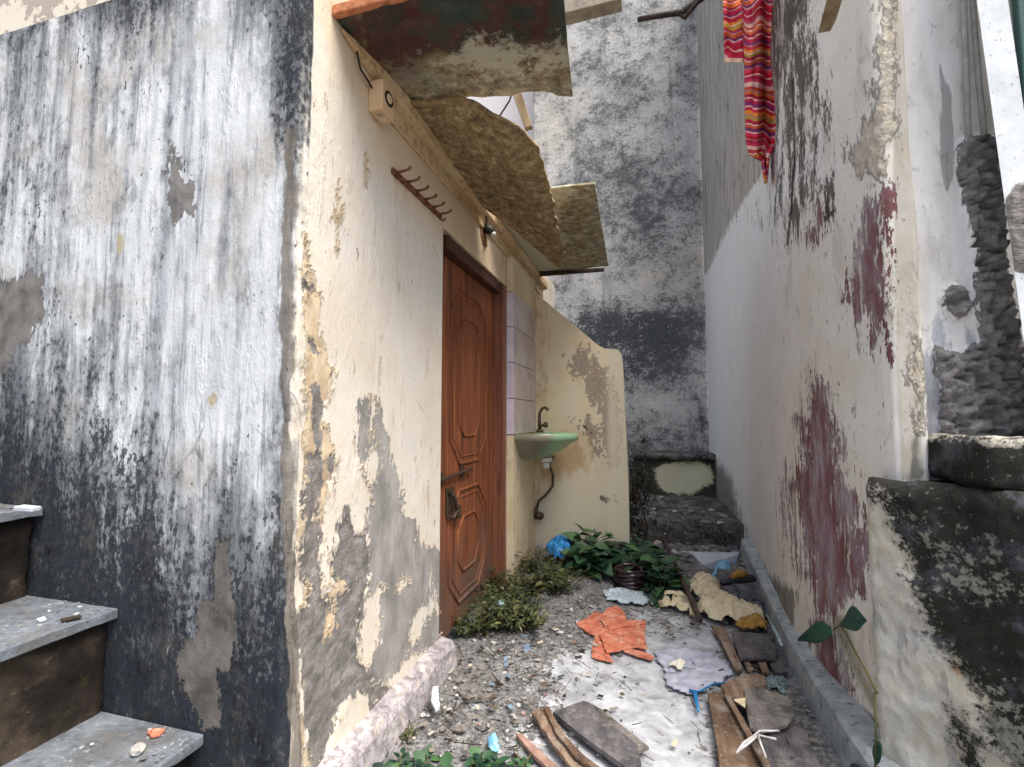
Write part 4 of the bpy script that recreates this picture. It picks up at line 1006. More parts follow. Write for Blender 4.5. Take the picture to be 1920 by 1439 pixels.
b.prism([c + (-.029, -.07, .02), c + (-.029, -.05, -.05), c + (-.029, .0, -.10), c + (-.029, .06, -.09), c + (-.029, .05, .0), c + (-.029, 0, .04)], (.006, 0, 0))
b.obj('torn_plaster', simple('bare_brick', C(96, 66, 46), C(150, 108, 76), 50, .95, .006), lh)

# ================================================================== WASH BASIN
bs = empty('wash_basin', (-.68, 3.38, .9), 'pale green corner wash basin with a rusty curved tap and flexible hose', 'wash basin')
gl = Mat('green_ceramic', .28, .5); n = gl.noise(6, 5); gl.base(gl.ramp(n, [(.35, C(122, 160, 122)), (.65, C(156, 190, 150))]))
gl.layer(gl.sm(gl.noise(18, 6, (1, 1, .5), 3), .55, .66), C(140, 134, 104), .6); gl.layer(gl.mask('stain', [(n, .6)], .5), C(140, 128, 112), .85); M_GREENC = gl.done()
def dshape(t, sc):      # rim outline: half ellipse projecting from the tiled wall
    a = math.pi * t
    return np.array([-.858 + .375 * sc * math.sin(a) ** .8, 3.375 + .275 * sc * math.cos(a)])
nr = 36; V = []; F = []; rings = [(1.0, 0.0), (1.03, -.012), (1.03, -.045), (.99, -.052), (.88, -.075), (.72, -.12), (.5, -.165), (.3, -.182), (.0, -.186)]
inner = [(1.0, 0.0), (.93, -.004), (.84, -.035), (.66, -.10), (.36, -.13), (.0, -.135)]
def surf(rg, flip):
    n0 = len(V)
    for sc, dz in rg:
        for k in range(nr + 1):
            p = dshape(k / nr, max(sc, .001)); V.append((p[0], p[1], .975 + dz))
    for i in range(len(rg) - 1):
        for k in range(nr):
            f = (n0 + i * (nr + 1) + k, n0 + i * (nr + 1) + k + 1, n0 + (i + 1) * (nr + 1) + k + 1, n0 + (i + 1) * (nr + 1) + k)
            F.append(f[::-1] if flip else f)
surf(rings, False); surf(inner, True)
V = np.array(V); fl = {'stain': cl(-(V[:, 1] - 3.22) * 100 + (-.70 - V[:, 0]) * 100, 12)}
mesh_obj('bowl', V, F, M_GREENC, bs, True, fl)
b = MB(); b.tube([(-.70, 3.375, .80), (-.70, 3.375, .77)], [.045, .04], 14); b.tube([(-.70, 3.375, .77), (-.70, 3.375, .725)], [.024, .024], 14); b.obj('waste_outlet', M_WHITEP, bs, True)
for y_ in (3.13, 3.60):
    b = MB(); b.box((-.857, y_, .935), (-.66, y_ + .025, .948)); b.obj('bracket', M_IRON, bs)
M_TAP = simple('tarnished_tap', C(74, 60, 50), C(120, 104, 88), 40, .4, .0008, metal=.6)
tp = Vector((-.775, 3.50, .975))
b = MB(); b.tube([tp, tp + Vector((0, 0, .02))], [.03, .026], 12); b.tube([tp + Vector((0, 0, .02)), tp + Vector((-.003, 0, .10)), tp + Vector((.0, -.0, .145)), tp + Vector((.022, -.01, .178)), tp + Vector((.05, -.02, .185)), tp + Vector((.068, -.028, .165))], [.014, .012, .011, .011, .011, .012], 10)
b.tube([tp + Vector((0, 0, .045)), tp + Vector((.04, -.01, .055))], .011, 8); b.tube([tp + Vector((.04, -.01, .055)), tp + Vector((.058, -.014, .058))], [.022, .022], 10); b.obj('tap', M_TAP, bs, True)
b = MB(); b.tube([(-.66, 3.42, .80), on_y(1030, 872, 3.6), on_y(1037, 892, 3.62), on_y(1036, 912, 3.64), on_y(1024, 928, 3.66), on_y(1010, 940, 3.68), on_y(1005, 960, 3.68)], .010, 8)
b.obj('hose', simple('grey_hose', C(70, 58, 50), C(112, 98, 84), 60, .5, 0), bs, True)
vv = empty('stop_valve', tuple(on_y(1010, 966, 3.66)), 'small round tarnished stop valve low on the wall under the wash basin', 'valve')
c = Vector(on_y(1004, 966, 3.66)); b = MB(); b.tube([c + Vector((-.05, .03, 0)), c + Vector((.0, 0, 0)), c + Vector((.03, 0, 0))], [.012, .014, .012], 10); b.tube([c + Vector((0, 0, .05)), c, c + Vector((0, 0, -.03))], [.010, .012, .012], 10); b.obj('valve_body', M_TAP, vv, True)
b = MB(); b.tube([c + Vector((.03, -.01, -.0)), c + Vector((.045, -.03, 0))], [.03, .03], 14); b.obj('handwheel', M_TAP, vv, True)

# ================================================================== HANGING CLOTH
cm = Mat('striped_cloth', .95); v_ = cm.attr('run')
pal = [C(186, 36, 66), C(206, 56, 84), C(232, 180, 170), C(200, 70, 46), C(214, 112, 44), C(166, 28, 52), C(190, 40, 70), C(140, 44, 100), C(206, 44, 66), C(236, 140, 52), C(186, 150, 60), C(186, 34, 62), C(206, 92, 46), C(122, 52, 100), C(214, 52, 80), C(190, 30, 52)]
rnd = random.Random(3); stops = []; p = 0
for i in range(16): stops.append((i / 16 + .0, pal[i]))
f1 = cm.math('FRACT', cm.math('MULTIPLY', v_, 2.9)); c1 = cm.ramp(f1, stops, 'CONSTANT')
f2 = cm.math('FRACT', cm.math('MULTIPLY', v_, 23.0)); thin = cm.math('MULTIPLY', cm.sm(f2, .74, .80), cm.sm(f2, .98, .92))
cm.base(c1); cm.layer(thin, C(240, 206, 196), .75)
f3 = cm.math('FRACT', cm.math('MULTIPLY', v_, 15.3)); cm.layer(cm.math('MULTIPLY', cm.sm(f3, .80, .84), cm.sm(f3, .95, .91)), C(130, 40, 90), .7)
cm.layer(cm.math('GREATER_THAN', cm.attr('hem'), .5), C(232, 200, 172))
cm.height(cm.noise(200, 3), .0008); M_CLOTH = cm.done()
hc = empty('striped_cloth', tuple(at(1420, 10, 2.5)), 'red, orange and pink striped cloth hanging down the right wall', 'cloth')
def flap(name, L, Rr, t0, folds, amp, hem, phase=0, wav=.03, solid=True):
    """L, Rr: outline points (u, v) top to bottom"""
    n = 150; mcol = 46; V = []; run = []; hm = []
    vs_ = np.linspace(L[0][1], L[-1][1], n)
    lu = np.interp(vs_, [p[1] for p in L], [p[0] for p in L]); ru = np.interp(vs_, [p[1] for p in Rr], [p[0] for p in Rr])
    for i in range(n):
        q = i / (n - 1)
        for k in range(mcol):
            s_ = k / (mcol - 1); u = lu[i] + (ru[i] - lu[i]) * s_
            ph = folds * 2 * math.pi * s_ + phase + 1.4 * math.sin(q * 4 + phase) * s_
            dz = (math.sin(ph) + .35 * math.sin(ph * 2.3 + q * 6)) * amp * (1 - .2 * q) + mnoise.noise(Vector((s_ * 4, q * 9, phase))) * amp * .7
            sag = 3.5 * math.sin(ph + .8) + 10 * s_ * math.sin(q * 3 + phase) + 9 * mnoise.noise(Vector((s_ * 3, q * 5, 7 + phase)))
            V.append(at(u, vs_[i], t0 + dz)); run.append((vs_[i] + sag) / 340.0 + phase * .13)
            scal = 4 * abs(math.sin(s_ * 4 * math.pi))
            hm.append(1.0 if hem and vs_[i] > L[-1][1] - 7 - scal * .3 else 0.0)
    F = [(i * mcol + k, i * mcol + k + 1, (i + 1) * mcol + k + 1, (i + 1) * mcol + k) for i in range(n - 1) for k in range(mcol - 1)]
    o = mesh_obj(name, V, F, M_CLOTH, hc, True, {'run': run, 'hem': hm})
    m_ = o.modifiers.new('solid', 'SOLIDIFY'); m_.thickness = .004
    return o
flap('short_flap', [(1354, -60), (1357, 60), (1358, 118)], [(1412, -60), (1408, 60), (1404, 106)], 2.52, 1.2, .022, True, 0.5)
flap('long_flap', [(1385, -60), (1396, 100), (1399, 260), (1405, 290), (1428, 302), (1434, 345)], [(1474, -60), (1462, 60), (1456, 180), (1456, 270), (1442, 296), (1437, 345)], 2.42, 1.7, .05, False, 2.1)

# ================================================================== PLANTS
def leafmat(name, a, b_, c_):
    q = Mat(name, .55, .4); oi = q.attr('tone'); q.base(q.ramp(oi, [(0.1, a), (.5, b_), (.9, c_)]))
    q.b.inputs['Subsurface Weight'].default_value = 0.0
    return q.done()
M_LEAFD = leafmat('dark_leaf', C(22, 48, 34), C(38, 72, 46), C(66, 98, 56))
M_LEAFM = leafmat('weed_leaf', C(30, 38, 24), C(60, 74, 40), C(118, 116, 76))
M_LEAFV = leafmat('vine_leaf', C(16, 58, 48), C(28, 78, 62), C(50, 104, 78))
M_STEM = simple('green_stem', C(64, 70, 36), C(110, 104, 58), 30, .7, 0)
M_DRY = simple('dry_stem', C(34, 28, 24), C(64, 54, 46), 30, .9, 0)
def leaf(V, F, T, base, dir_, up, L, W, tone, cup=.15, drop=.3, seg=5):
    d = Vector(dir_).normalized(); n = Vector(up); s = d.cross(n); s = s.normalized() if s.length > 1e-4 else Vector((1, 0, 0)); n = s.cross(d)
    n0 = len(V)
    for i in range(seg + 1):
        t = i / seg; w = W * (math.sin(math.pi * min(1, t ** .75 * 1.0)) * .5 + .02)
        c = Vector(base) + d * (L * t) - n * (drop * L * t * t)
        V += [tuple(c - s * w + n * cup * w), tuple(c), tuple(c + s * w + n * cup * w)]; T += [tone] * 3
    for i in range(seg):
        a = n0 + 3 * i; F += [(a, a + 1, a + 4, a + 3), (a + 1, a + 2, a + 5, a + 4)]
def plant(name, stems, mat, par, rng):
    V, F, T = [], [], []
    for args in stems: leaf(V, F, T, *args)
    o = mesh_obj(name, V, F, mat, par, True, {'tone': T}); return o
def bush(label, name, spots, n, hgt, Lr, Wr, mat, seed, group=None, stem_n=14, spread=1.0, cat='plant'):
    """spots: (x, y, radius) on the ground"""
    rng = random.Random(seed); cx = sum(s[0] for s in spots) / len(spots); cy = sum(s[1] for s in spots) / len(spots)
    root = empty(name, (cx, cy, gz(cx, cy)), label, cat, group)
    leaves = []; sb_ = MB()
    for k in range(stem_n):
        sx, sy, r = rng.choice(spots); a = rng.uniform(0, 6.28); q = r * math.sqrt(rng.random())
        x, y = sx + q * math.cos(a), sy + q * math.sin(a); z = gz(x, y)
        h = hgt * rng.uniform(.4, 1.0) * (1 - .45 * q / max(r, .01)); lx, ly = (rng.uniform(-1, 1) * h * .5 + (x - sx) * .5) * spread, (rng.uniform(-1, 1) * h * .5 + (y - sy) * .5) * spread
        P = [Vector((x + lx * t * t, y + ly * t * t, z - .01 + h * t * (1 - .15 * t))) for t in (0, .25, .5, .75, 1)]
        sb_.tube(P, [.003, .0026, .0022, .0018, .0012], 5)
        if stem_n <= 20: sb_.obj('stem', M_STEM, root, True); sb_ = MB()
        m_ = max(3, int(n / stem_n))
        for j in range(m_):
            t = rng.uniform(.15, 1.0); i = min(3, int(t * 4)); p = P[i].lerp(P[i + 1], t * 4 - i)
            a = rng.uniform(0, 6.28); up = Vector((rng.uniform(-.5, .5), rng.uniform(-.5, .5), 1)).normalized()
            L = rng.uniform(*Lr) * (1.15 - .5 * t); d = Vector((math.cos(a), math.sin(a), rng.uniform(-.2, .7)))
            pb = p + d.normalized() * L * .25
            leaves.append((pb, d, up, L, L * rng.uniform(*Wr), min(1, max(0, rng.gauss(.45, .25))), .2, rng.uniform(.1, .5)))
    if sb_.v: sb_.obj('stems', M_STEM, root, True)
    plant('leaves', leaves, mat, root, rng); return root
def gp(u, v, z=0.0):
    p = on_z(u, v, z); return p[0], p[1]
sp = [gp(920, 1130) + (.10,), gp(960, 1115) + (.14,), gp(1000, 1120) + (.13,), gp(1030, 1105) + (.10,), gp(960, 1160) + (.13,), gp(930, 1175) + (.07,), gp(1000, 1085) + (.1,), gp(985, 1180) + (.06,), gp(900, 1110) + (.06,), gp(1050, 1120) + (.08,), gp(960, 1130) + (.22,), gp(880, 1190) + (.05,)]
bush('low tangled olive-green weeds growing at the foot of the door', 'weeds', sp, 3400, .26, (.018, .060), (.2, .5), M_LEAFM, 1, stem_n=230, spread=2.0)
sp = [gp(1110, 1075) + (.08,), gp(1140, 1085) + (.10,), gp(1100, 1090) + (.06,)]
bush('leafy green plant with broad leaves by the corner of the low cream wall', 'broad_leaf_plant', sp, 170, .40, (.09, .19), (.5, .8), M_LEAFD, 5, stem_n=18)
sp = [gp(1215, 1105) + (.10,), gp(1245, 1095) + (.08,), gp(1195, 1060) + (.08,), gp(1235, 1120) + (.05,)]
bush('dark green broad-leaved plant right of the black coil, before the alley steps', 'broad_leaf_plant', sp, 200, .33, (.09, .18), (.5, .8), M_LEAFD, 11, stem_n=20)
sp = [gp(1050, 1055, .08) + (.04,), gp(1075, 1045, .08) + (.05,)]
bush('thin-stemmed seedlings in front of the low cream wall', 'seedlings', sp, 40, .16, (.02, .04), (.6, .8), M_LEAFD, 21, stem_n=7)
sp = [gp(770, 1470) + (.06,), gp(740, 1455) + (.05,), gp(800, 1450) + (.04,)]
bush('green clump of round leaves at the bottom edge beside the skirting', 'weeds', sp, 110, .07, (.025, .05), (.6, .85), M_LEAFD, 31, stem_n=18)
sp = [gp(880, 1470) + (.06,), gp(900, 1455) + (.04,), gp(850, 1465) + (.03,)]
bush('green clump of round leaves at the bottom edge nearer the middle', 'weeds', sp, 100, .07, (.03, .06), (.6, .85), M_LEAFD, 37, stem_n=16)
sp = [gp(765, 1385) + (.025,)]
bush('tiny green sprout growing from a break in the skirting', 'weeds', sp, 60, .06, (.012, .022), (.5, .7), M_LEAFM, 41, stem_n=12)
sp = [gp(970, 1460) + (.05,)]
bush('small dark seedlings at the bottom edge by the split boards', 'seedlings', sp, 26, .09, (.02, .035), (.45, .6), M_LEAFD, 43, stem_n=7)
# dry brush in the far corner
rng = random.Random(77); db = empty('dry_brush', (-.12, 4.6, 0), 'tangle of dark dry twigs and leaves behind the low cream wall', 'brush')
b = MB()
for k in range(40):
    x = rng.uniform(-.24, -.02); y = rng.uniform(4.1, 5.6); h = rng.uniform(.2, .85)
    P = [Vector((x, y, 0))]; 
    for t in range(5): P.append(P[-1] + Vector((rng.uniform(-.05, .05), rng.uniform(-.06, .06), h / 5)))
    b.tube(P, [.006, .005, .004, .003, .003, .002], 5)
b.obj('twigs', M_DRY, db, True)
M_LEAFX = leafmat('dry_leaf', C(22, 24, 20), C(42, 42, 32), C(70, 64, 50)); lv = []
for k in range(260):
    x = rng.uniform(-.24, -.0); y = rng.uniform(4.1, 5.6); z = rng.uniform(.02, .9) ** 1.3
    a = rng.uniform(0, 6.28); L = rng.uniform(.03, .07)
    lv.append((Vector((x, y, z)), Vector((math.cos(a), math.sin(a), rng.uniform(-.8, .3))), Vector((0, 0, 1)), L, L * .55, rng.random(), .2, .4))
plant('leaves', lv, M_LEAFX, db, rng)
# vine on the right wall
vn = empty('vine', (.60, 1.65, .1), 'creeping vine with three big dark green leaves at the foot of the maroon-patched wall', 'plant')
Wp = lambda u, v, x=.585: Vector(on_x(u, v, x))
b = MB(); b.tube([Wp(1645, 1300), Wp(1625, 1260), Wp(1600, 1215), Wp(1588, 1190), Wp(1575, 1172), Wp(1562, 1182)], [.0035, .0032, .003, .0028, .0024, .002], 7); b.obj('stem', M_STEM, vn, True); b = MB(); b.tube([Wp(1575, 1172), Wp(1590, 1165), Wp(1600, 1168)], .002, 6); b.obj('stem', M_STEM, vn, True); b = MB(); b.tube([Wp(1640, 1300), Wp(1643, 1380), Wp(1640, 1470)], .0028, 6); b.obj('stem', M_STEM, vn, True)
def bigleaf(pts, cen, tip, x, tone, name='leaf'):
    """heart leaf outline in picture points on a plane tilted out of the wall"""
    C0 = Wp(*cen, x); V = [tuple(C0)]; 
    for i, (u, v) in enumerate(pts):
        d = math.hypot(u - cen[0], v - cen[1]); V.append(tuple(Wp(u, v, x + .012 * math.sin(i * 1.3) + .0004 * d)))
    n = len(pts); F = [(0, 1 + i, 1 + (i + 1) % n) for i in range(n)]
    o = mesh_obj(name, V, F, M_LEAFV, vn, True, {'tone': [tone + .1] + [tone + .12 * math.sin(i * 2.1) for i in range(n)]})
    m_ = o.modifiers.new('sub', 'SUBSURF'); m_.levels = m_.render_levels = 1
    m_ = o.modifiers.new('solid', 'SOLIDIFY'); m_.thickness = .001
bigleaf([(1562, 1183), (1550, 1168), (1535, 1163), (1522, 1172), (1508, 1186), (1492, 1200), (1496, 1204), (1512, 1202), (1526, 1208), (1545, 1203), (1558, 1194)], (1535, 1185), None, .575, .5)
bigleaf([(1570, 1172), (1582, 1164), (1592, 1140), (1600, 1133), (1612, 1146), (1622, 1160), (1628, 1164), (1618, 1172), (1612, 1182), (1602, 1186), (1586, 1178)], (1602, 1163), None, .572, .3)
bigleaf([(1640, 1392), (1650, 1388), (1655, 1400), (1654, 1420), (1646, 1440), (1640, 1428), (1634, 1410)], (1645, 1410), None, .58, .15)
bigleaf([(1575, 1448), (1585, 1434), (1600, 1430), (1615, 1437), (1625, 1450), (1620, 1470), (1590, 1470)], (1598, 1450), None, .56, .35)

# ================================================================== DEBRIS ON THE GROUND
def piece(name, pix, z, th, mat, label, cat, group=None, tilt=None, bevel=.002, jag=0, par=None):
    out = []
    for i, (u, v) in enumerate(pix):
        zz = z[i] if isinstance(z, (list, tuple)) else z
        out.append(on_z(u, v, zz))
    if jag:
        D = []
        for i in range(len(out)):
            a, c = out[i], out[(i + 1) % len(out)]; L = np.linalg.norm(c - a); k = max(1, int(L / .012)); tn = (c - a) / max(L, 1e-6)
            for j in range(k):
                q = a + (c - a) * j / k; D.append(q + np.array([-tn[1], tn[0], 0]) * mnoise.fractal(Vector(q) * 30, 1, 2, 3) * jag)
        out = D
    b = MB(); b.prism(out, (0, 0, -th)); o = b.obj(name, mat, par, bevel=bevel)
    if par is None: tag(o, label, cat, group)
    return o
def sheet(name, pix, z0, amp, freq, mat, label, cat, res=.008, seed=0, dome=0.0, th=.0015, ridged=True, group=None):
    """crumpled thin sheet lying on the ground, outline in picture points"""
    P = np.array([on_z(u, v, z0) for u, v in pix])[:, :2]
    mn, mx = P.min(0), P.max(0); gx = np.arange(mn[0], mx[0], res); gy = np.arange(mn[1], mx[1], res)
    X, Y = np.meshgrid(gx, gy); d = sdf((X, Y), P.tolist())
    wob = np.array([mnoise.fractal(Vector((x * 14, y * 14, seed)), 1, 2, 4) for x, y in zip(X.ravel(), Y.ravel())]).reshape(X.shape) * .02
    ok = (d + wob) > 0
    Z = np.zeros(X.shape)
    for (i, j) in np.argwhere(ok):
        p = Vector((X[i, j] * freq, Y[i, j] * freq, seed))
        nn_ = mnoise.fractal(p, 1, 2, 4)
        r = (1 - abs(nn_) * 2.2) if ridged else nn_
        Z[i, j] = amp * r * min(1, d[i, j] / .03 + .3) + dome * min(1, max(0, d[i, j]) / .08)
    Zg = ground_z(X, Y) + z0 + .006 + np.maximum(Z, 0)
    idx = -np.ones(X.shape, int); idx[ok] = np.arange(ok.sum()); V = np.stack([X[ok], Y[ok], Zg[ok]], 1)
    F = []
    for i in range(X.shape[0] - 1):
        for j in range(X.shape[1] - 1):
            q = (idx[i, j], idx[i, j + 1], idx[i + 1, j + 1], idx[i + 1, j])
            if min(q) >= 0: F.append(q)
    o = mesh_obj(name, V, F, mat, None, True)
    if th: m_ = o.modifiers.new('solid', 'SOLIDIFY'); m_.thickness = th; m_.offset = 1
    return tag(o, label, cat, group)
oq = Mat('terracotta_sheet', .8); n = oq.noise(11, 7, off=2); oq.base(oq.ramp(n, [(.3, C(168, 92, 70)), (.5, C(196, 116, 88)), (.68, C(206, 146, 122))]))
oq.layer(oq.sm(oq.noise(26, 7, off=5, rough=.7), .55, .64), C(206, 178, 160), .6); oq.layer(oq.sm(oq.noise(50, 6, off=8), .62, .66), C(110, 66, 52), .8, -.001)
oq.layer(oq.sm(oq.vor(13, (1, 1, 1), 3, 'DISTANCE_TO_EDGE'), .018, .004), C(96, 56, 44), .7, -.002)
oq.height(n, .006); M_ORANGE = oq.done()
M_YEL = simple('yellow_foam', C(196, 176, 134), C(222, 208, 172), 30, .95, .006, c3=C(230, 222, 200))
M_MUST = simple('mustard_cloth', C(128, 92, 44), C(190, 146, 74), 26, .9, .004)
M_BLUE = simple('blue_plastic', C(20, 96, 160), C(54, 150, 206), 14, .35, .002, spec=.5)
M_BLUEL = simple('pale_blue_plastic', C(84, 150, 190), C(150, 196, 220), 20, .35, .002, spec=.5)
M_WHT = simple('white_enamel', C(184, 190, 198), C(214, 218, 222), 10, .5, .001)
M_BLK = simple('black_rubber', C(20, 22, 28), C(46, 50, 60), 20, .45, .002, spec=.5)
M_BOARD = wood('grey_board', C(66, 62, 60), C(104, 98, 94), C(130, 124, 118), (.6, .12, 1), .85, .6)
M_BRN = wood('brown_board', C(66, 48, 36), C(98, 76, 58), C(124, 102, 80), (.8, .15, 1), .8, .5)
M_SPLIT = wood('split_wood', C(70, 52, 40), C(122, 98, 78), C(160, 138, 114), (.8, .1, 1), .9, .55)
M_TILEG = wood('slate_board', C(54, 52, 54), C(80, 77, 80), C(104, 99, 100), (.7, .3, 1), .7, .4)
M_FOIL = simple('green_foil', C(92, 140, 140), C(196, 214, 210), 60, .25, .004, spec=.7)
M_SAND = simple('light_rubble', C(148, 142, 134), C(206, 202, 194), 26, .95, .003)
M_RUBB = simple('dark_rubble', C(84, 78, 72), C(138, 132, 126), 26, .95, .003)
# orange broken pieces
OG = 'broken orange pieces on the white patch'
ZB = lambda a: [(640 + x * .375, 1100 + y * .375) for x, y in a]
piece('orange_shard', ZB([(1170, 185), (1225, 155), (1265, 125), (1310, 135), (1350, 225), (1320, 262), (1270, 245), (1225, 225)]), [.02, .025, .03, .035, .035, .025, .02, .02], .008, M_ORANGE, 'pointed left-hand piece of the broken orange sheet', 'shard', OG, jag=.006)
piece('orange_shard', ZB([(1290, 235), (1325, 190), (1400, 182), (1522, 192), (1515, 240), (1528, 310), (1470, 300), (1420, 312), (1325, 330)]), [.035, .042, .04, .03, .03, .026, .026, .026, .028], .008, M_ORANGE, 'largest flat piece of the broken orange sheet, square at its right end', 'shard', OG, jag=.006)
piece('orange_shard', ZB([(1255, 285), (1275, 235), (1340, 225), (1400, 300), (1335, 325), (1362, 372), (1300, 362), (1250, 350)]), .018, .008, M_ORANGE, 'lower piece of the broken orange sheet, pointing towards the skirting', 'shard', OG, jag=.006)
piece('orange_shard', ZB([(1420, 305), (1530, 330), (1568, 350), (1550, 365), (1480, 345), (1410, 322)]), .018, .007, M_ORANGE, 'thin sliver of orange sheet lying lowest on the white patch', 'shard', OG, jag=.005)
piece('orange_shard', ZB([(1295, 165), (1308, 132), (1330, 108), (1370, 95), (1405, 112), (1424, 150), (1418, 190), (1360, 215), (1320, 205)]), [.04, .05, .06, .065, .06, .05, .045, .045, .045], .008, M_ORANGE, 'rounded raised piece at the top of the broken orange sheet', 'shard', OG, jag=.006)
piece('orange_shard', ZB([(1380, 185), (1430, 165), (1520, 170), (1525, 185), (1400, 200)]), [.05, .055, .04, .035, .045], .007, M_ORANGE, 'narrow upper right piece of the broken orange sheet', 'shard', OG, jag=.005)
# yellow foam heaps
ZC = lambda a: [(1180 + x * .3052, 1000 + y * .3052) for x, y in a]
sheet('foam_scrap', ZC([(420, 500), (430, 400), (500, 380), (620, 420), (720, 470), (840, 520), (830, 560), (700, 560), (600, 560), (480, 530)]), .02, .045, 11, M_YEL, 'largest crumpled pale yellow foam scrap, right of the long stick', 'foam', seed=3, dome=.03)
sheet('foam_scrap', ZC([(360, 320), (420, 270), (500, 290), (560, 320), (560, 400), (420, 400), (370, 380)]), .02, .04, 13, M_YEL, 'upper pale yellow foam scrap, nearest the blue bag', 'foam', seed=5, dome=.03)
sheet('foam_scrap', ZC([(150, 420), (220, 385), (330, 390), (400, 440), (430, 520), (420, 565), (390, 540), (340, 490), (210, 470)]), .01, .035, 13, M_YEL, 'ragged pale yellow foam scrap left of the long stick', 'foam', seed=7, dome=.015)
sheet('mustard_cloth', ZC([(660, 560), (760, 525), (850, 545), (865, 620), (780, 600), (640, 590)]), .03, .03, 12, M_MUST, 'mustard yellow cloth scrap at the lower end of the foam heap', 'cloth', seed=9, dome=.03)
sheet('dark_cloth', ZC([(560, 370), (640, 340), (760, 370), (830, 440), (860, 540), (760, 500), (640, 420)]), .02, .035, 16, simple('dark_blue_cloth', C(30, 38, 48), C(120, 122, 126), 26, .8, .004), 'dark blue and grey rag between the foam heap and the kerb', 'cloth', seed=13, dome=.02)
# long leaning stick
b = MB(); P = [Vector(on_z(1312, 1163, .05)), Vector(on_z(1290, 1110, .08)), Vector(on_z(1262, 1050, .12)), Vector(at(1236, 990, 4.75)), Vector(at(1216, 950, 5.1))]
b.tube(P, [.016, .015, .014, .013, .011], 8); tag(b.obj('long_stick', M_STICK, None, True), 'long dark stick leaning on the alley steps from the foam heap', 'stick')
# white bucket corner and blue bag
wb = piece('white_board', ZC([(378, 112), (675, 118), (640, 170), (560, 235), (500, 225), (450, 185)]), [.20, .20, .14, .07, .07, .13], .012, M_WHT, 'white triangular board propped against the lowest alley step', 'board')
sheet('blue_bag', ZC([(520, 235), (560, 195), (640, 150), (680, 120), (670, 170), (620, 220), (560, 250), (540, 290), (510, 280)]), .10, .05, 12, M_BLUEL, 'bright blue plastic bag in front of the white triangular board', 'plastic bag', seed=15, res=.006)
sheet('blue_bag', [(1020, 1058), (1030, 1045), (1055, 1040), (1075, 1050), (1070, 1068), (1045, 1072)], .06, .05, 14, M_BLUE, 'blue plastic bag crumpled by the foot of the low cream wall', 'plastic bag', seed=17, res=.006, dome=.04)
# shoe-like black thing
b = MB(); c = Vector(on_z(1385, 1095, .05))
so_ = empty('old_shoe', tuple(c), 'worn black and tan shoe lying beside the kerb, past the foam heap', 'shoe')
V = []; F = []; n_ = 16
for i in range(9):
    t = i / 8; y = -.12 + .24 * t; w_ = .038 + .012 * math.sin(t * 3.1) - .006 * (t > .85); h = .035 + .045 * max(0, t - .35) + .01 * math.sin(t * 6)
    if i in (0, 8): w_ *= .5; h *= .6
    for k in range(n_):
        a = 2 * math.pi * k / n_; V.append((c.x + w_ * math.cos(a) + y * .8, c.y + y * .5 , c.z + h * .5 + h * .5 * math.sin(a)))
F = [(i * n_ + k, i * n_ + (k + 1) % n_, (i + 1) * n_ + (k + 1) % n_, (i + 1) * n_ + k) for i in range(8) for k in range(n_)] + [tuple(range(n_))[::-1], tuple(range(8 * n_, 9 * n_))]
mesh_obj('upper', V, F, M_BLK, so_, True)
b = MB(); b.tube([c + Vector((-.05, -.03, .04)), c + Vector((.0, .0, .062)), c + Vector((.05, .03, .055))], [.012, .026, .02], 10); b.obj('insole', M_MUST, so_, True)
# coil of black hose under the plant
b = MB(); c = Vector((*gp(1180, 1108), .02))
for k in range(6):
    rr = .085 - .004 * (k % 2); P = []
    for i in range(29):
        a = 2 * math.pi * i / 28; P.append(c + Vector((rr * math.cos(a) + .006 * math.sin(k * 2), rr * math.sin(a), .012 + k * .020 + .006 * math.sin(a * 2 + k))))
    b.tube(P, .011, 8, False)
tag(b.obj('hose_coil', simple('maroon_black_hose', C(26, 26, 34), C(70, 40, 48), 12, .25, 0, spec=.6), None, True), 'coil of shiny black and maroon hose among the leaves before the alley steps', 'hose')
sheet('clear_bag', [(1130, 1120), (1160, 1112), (1215, 1118), (1225, 1132), (1190, 1140), (1140, 1134)], .004, .02, 18, simple('milky_plastic', C(150, 168, 176), C(196, 206, 212), 26, .3, .003, spec=.6), 'milky pale plastic scrap in front of the black coil', 'plastic bag', seed=19, res=.006)
# slats and boards on the right
def plank(name, pix, z, th, mat, label, cat='board', group=None, **k): return piece(name, pix, z, th, mat, label, cat, group, **k)
BG = 'loose boards and slats on the ground'
plank('slat', ZC([(500, 560), (590, 580), (700, 830), (655, 840), (560, 660)]), .035, .014, M_SPLIT, 'long grey slat running from the foam heap down to the brown board', 'slat', BG, jag=.002)
plank('slate_tile', ZC([(625, 600), (850, 620), (900, 690), (900, 765), (680, 765)]), .05, .014, M_TILEG, 'smooth dark grey tile just below the mustard cloth', 'tile', jag=.0)
plank('slat', ZC([(690, 765), (720, 768), (770, 835), (735, 850)]), .03, .012, M_SPLIT, 'first short slat below the dark grey tile, leftmost of three', 'slat', BG)
plank('slat', ZC([(775, 765), (830, 770), (860, 850), (815, 850)]), .03, .012, M_SPLIT, 'short slat below the dark grey tile, middle of three', 'slat', BG)
plank('slat', ZC([(850, 770), (940, 775), (980, 850), (890, 850)]), .028, .012, M_TILEG, 'short slat below the dark grey tile, rightmost of three', 'slat', BG)
plank('brown_board', ZC([(480, 980), (580, 970), (700, 1130), (860, 1460), (560, 1460), (520, 1200)]), .035, .018, M_BRN, 'smooth brown board lying at the bottom right of the white patch', 'board', BG, jag=.002)
plank('brown_board', ZC([(560, 935), (700, 860), (830, 870), (860, 960), (740, 1080), (600, 990)]), .050, .014, M_SPLIT, 'weathered brown board across the top of the smooth brown board', 'board', BG, jag=.004)
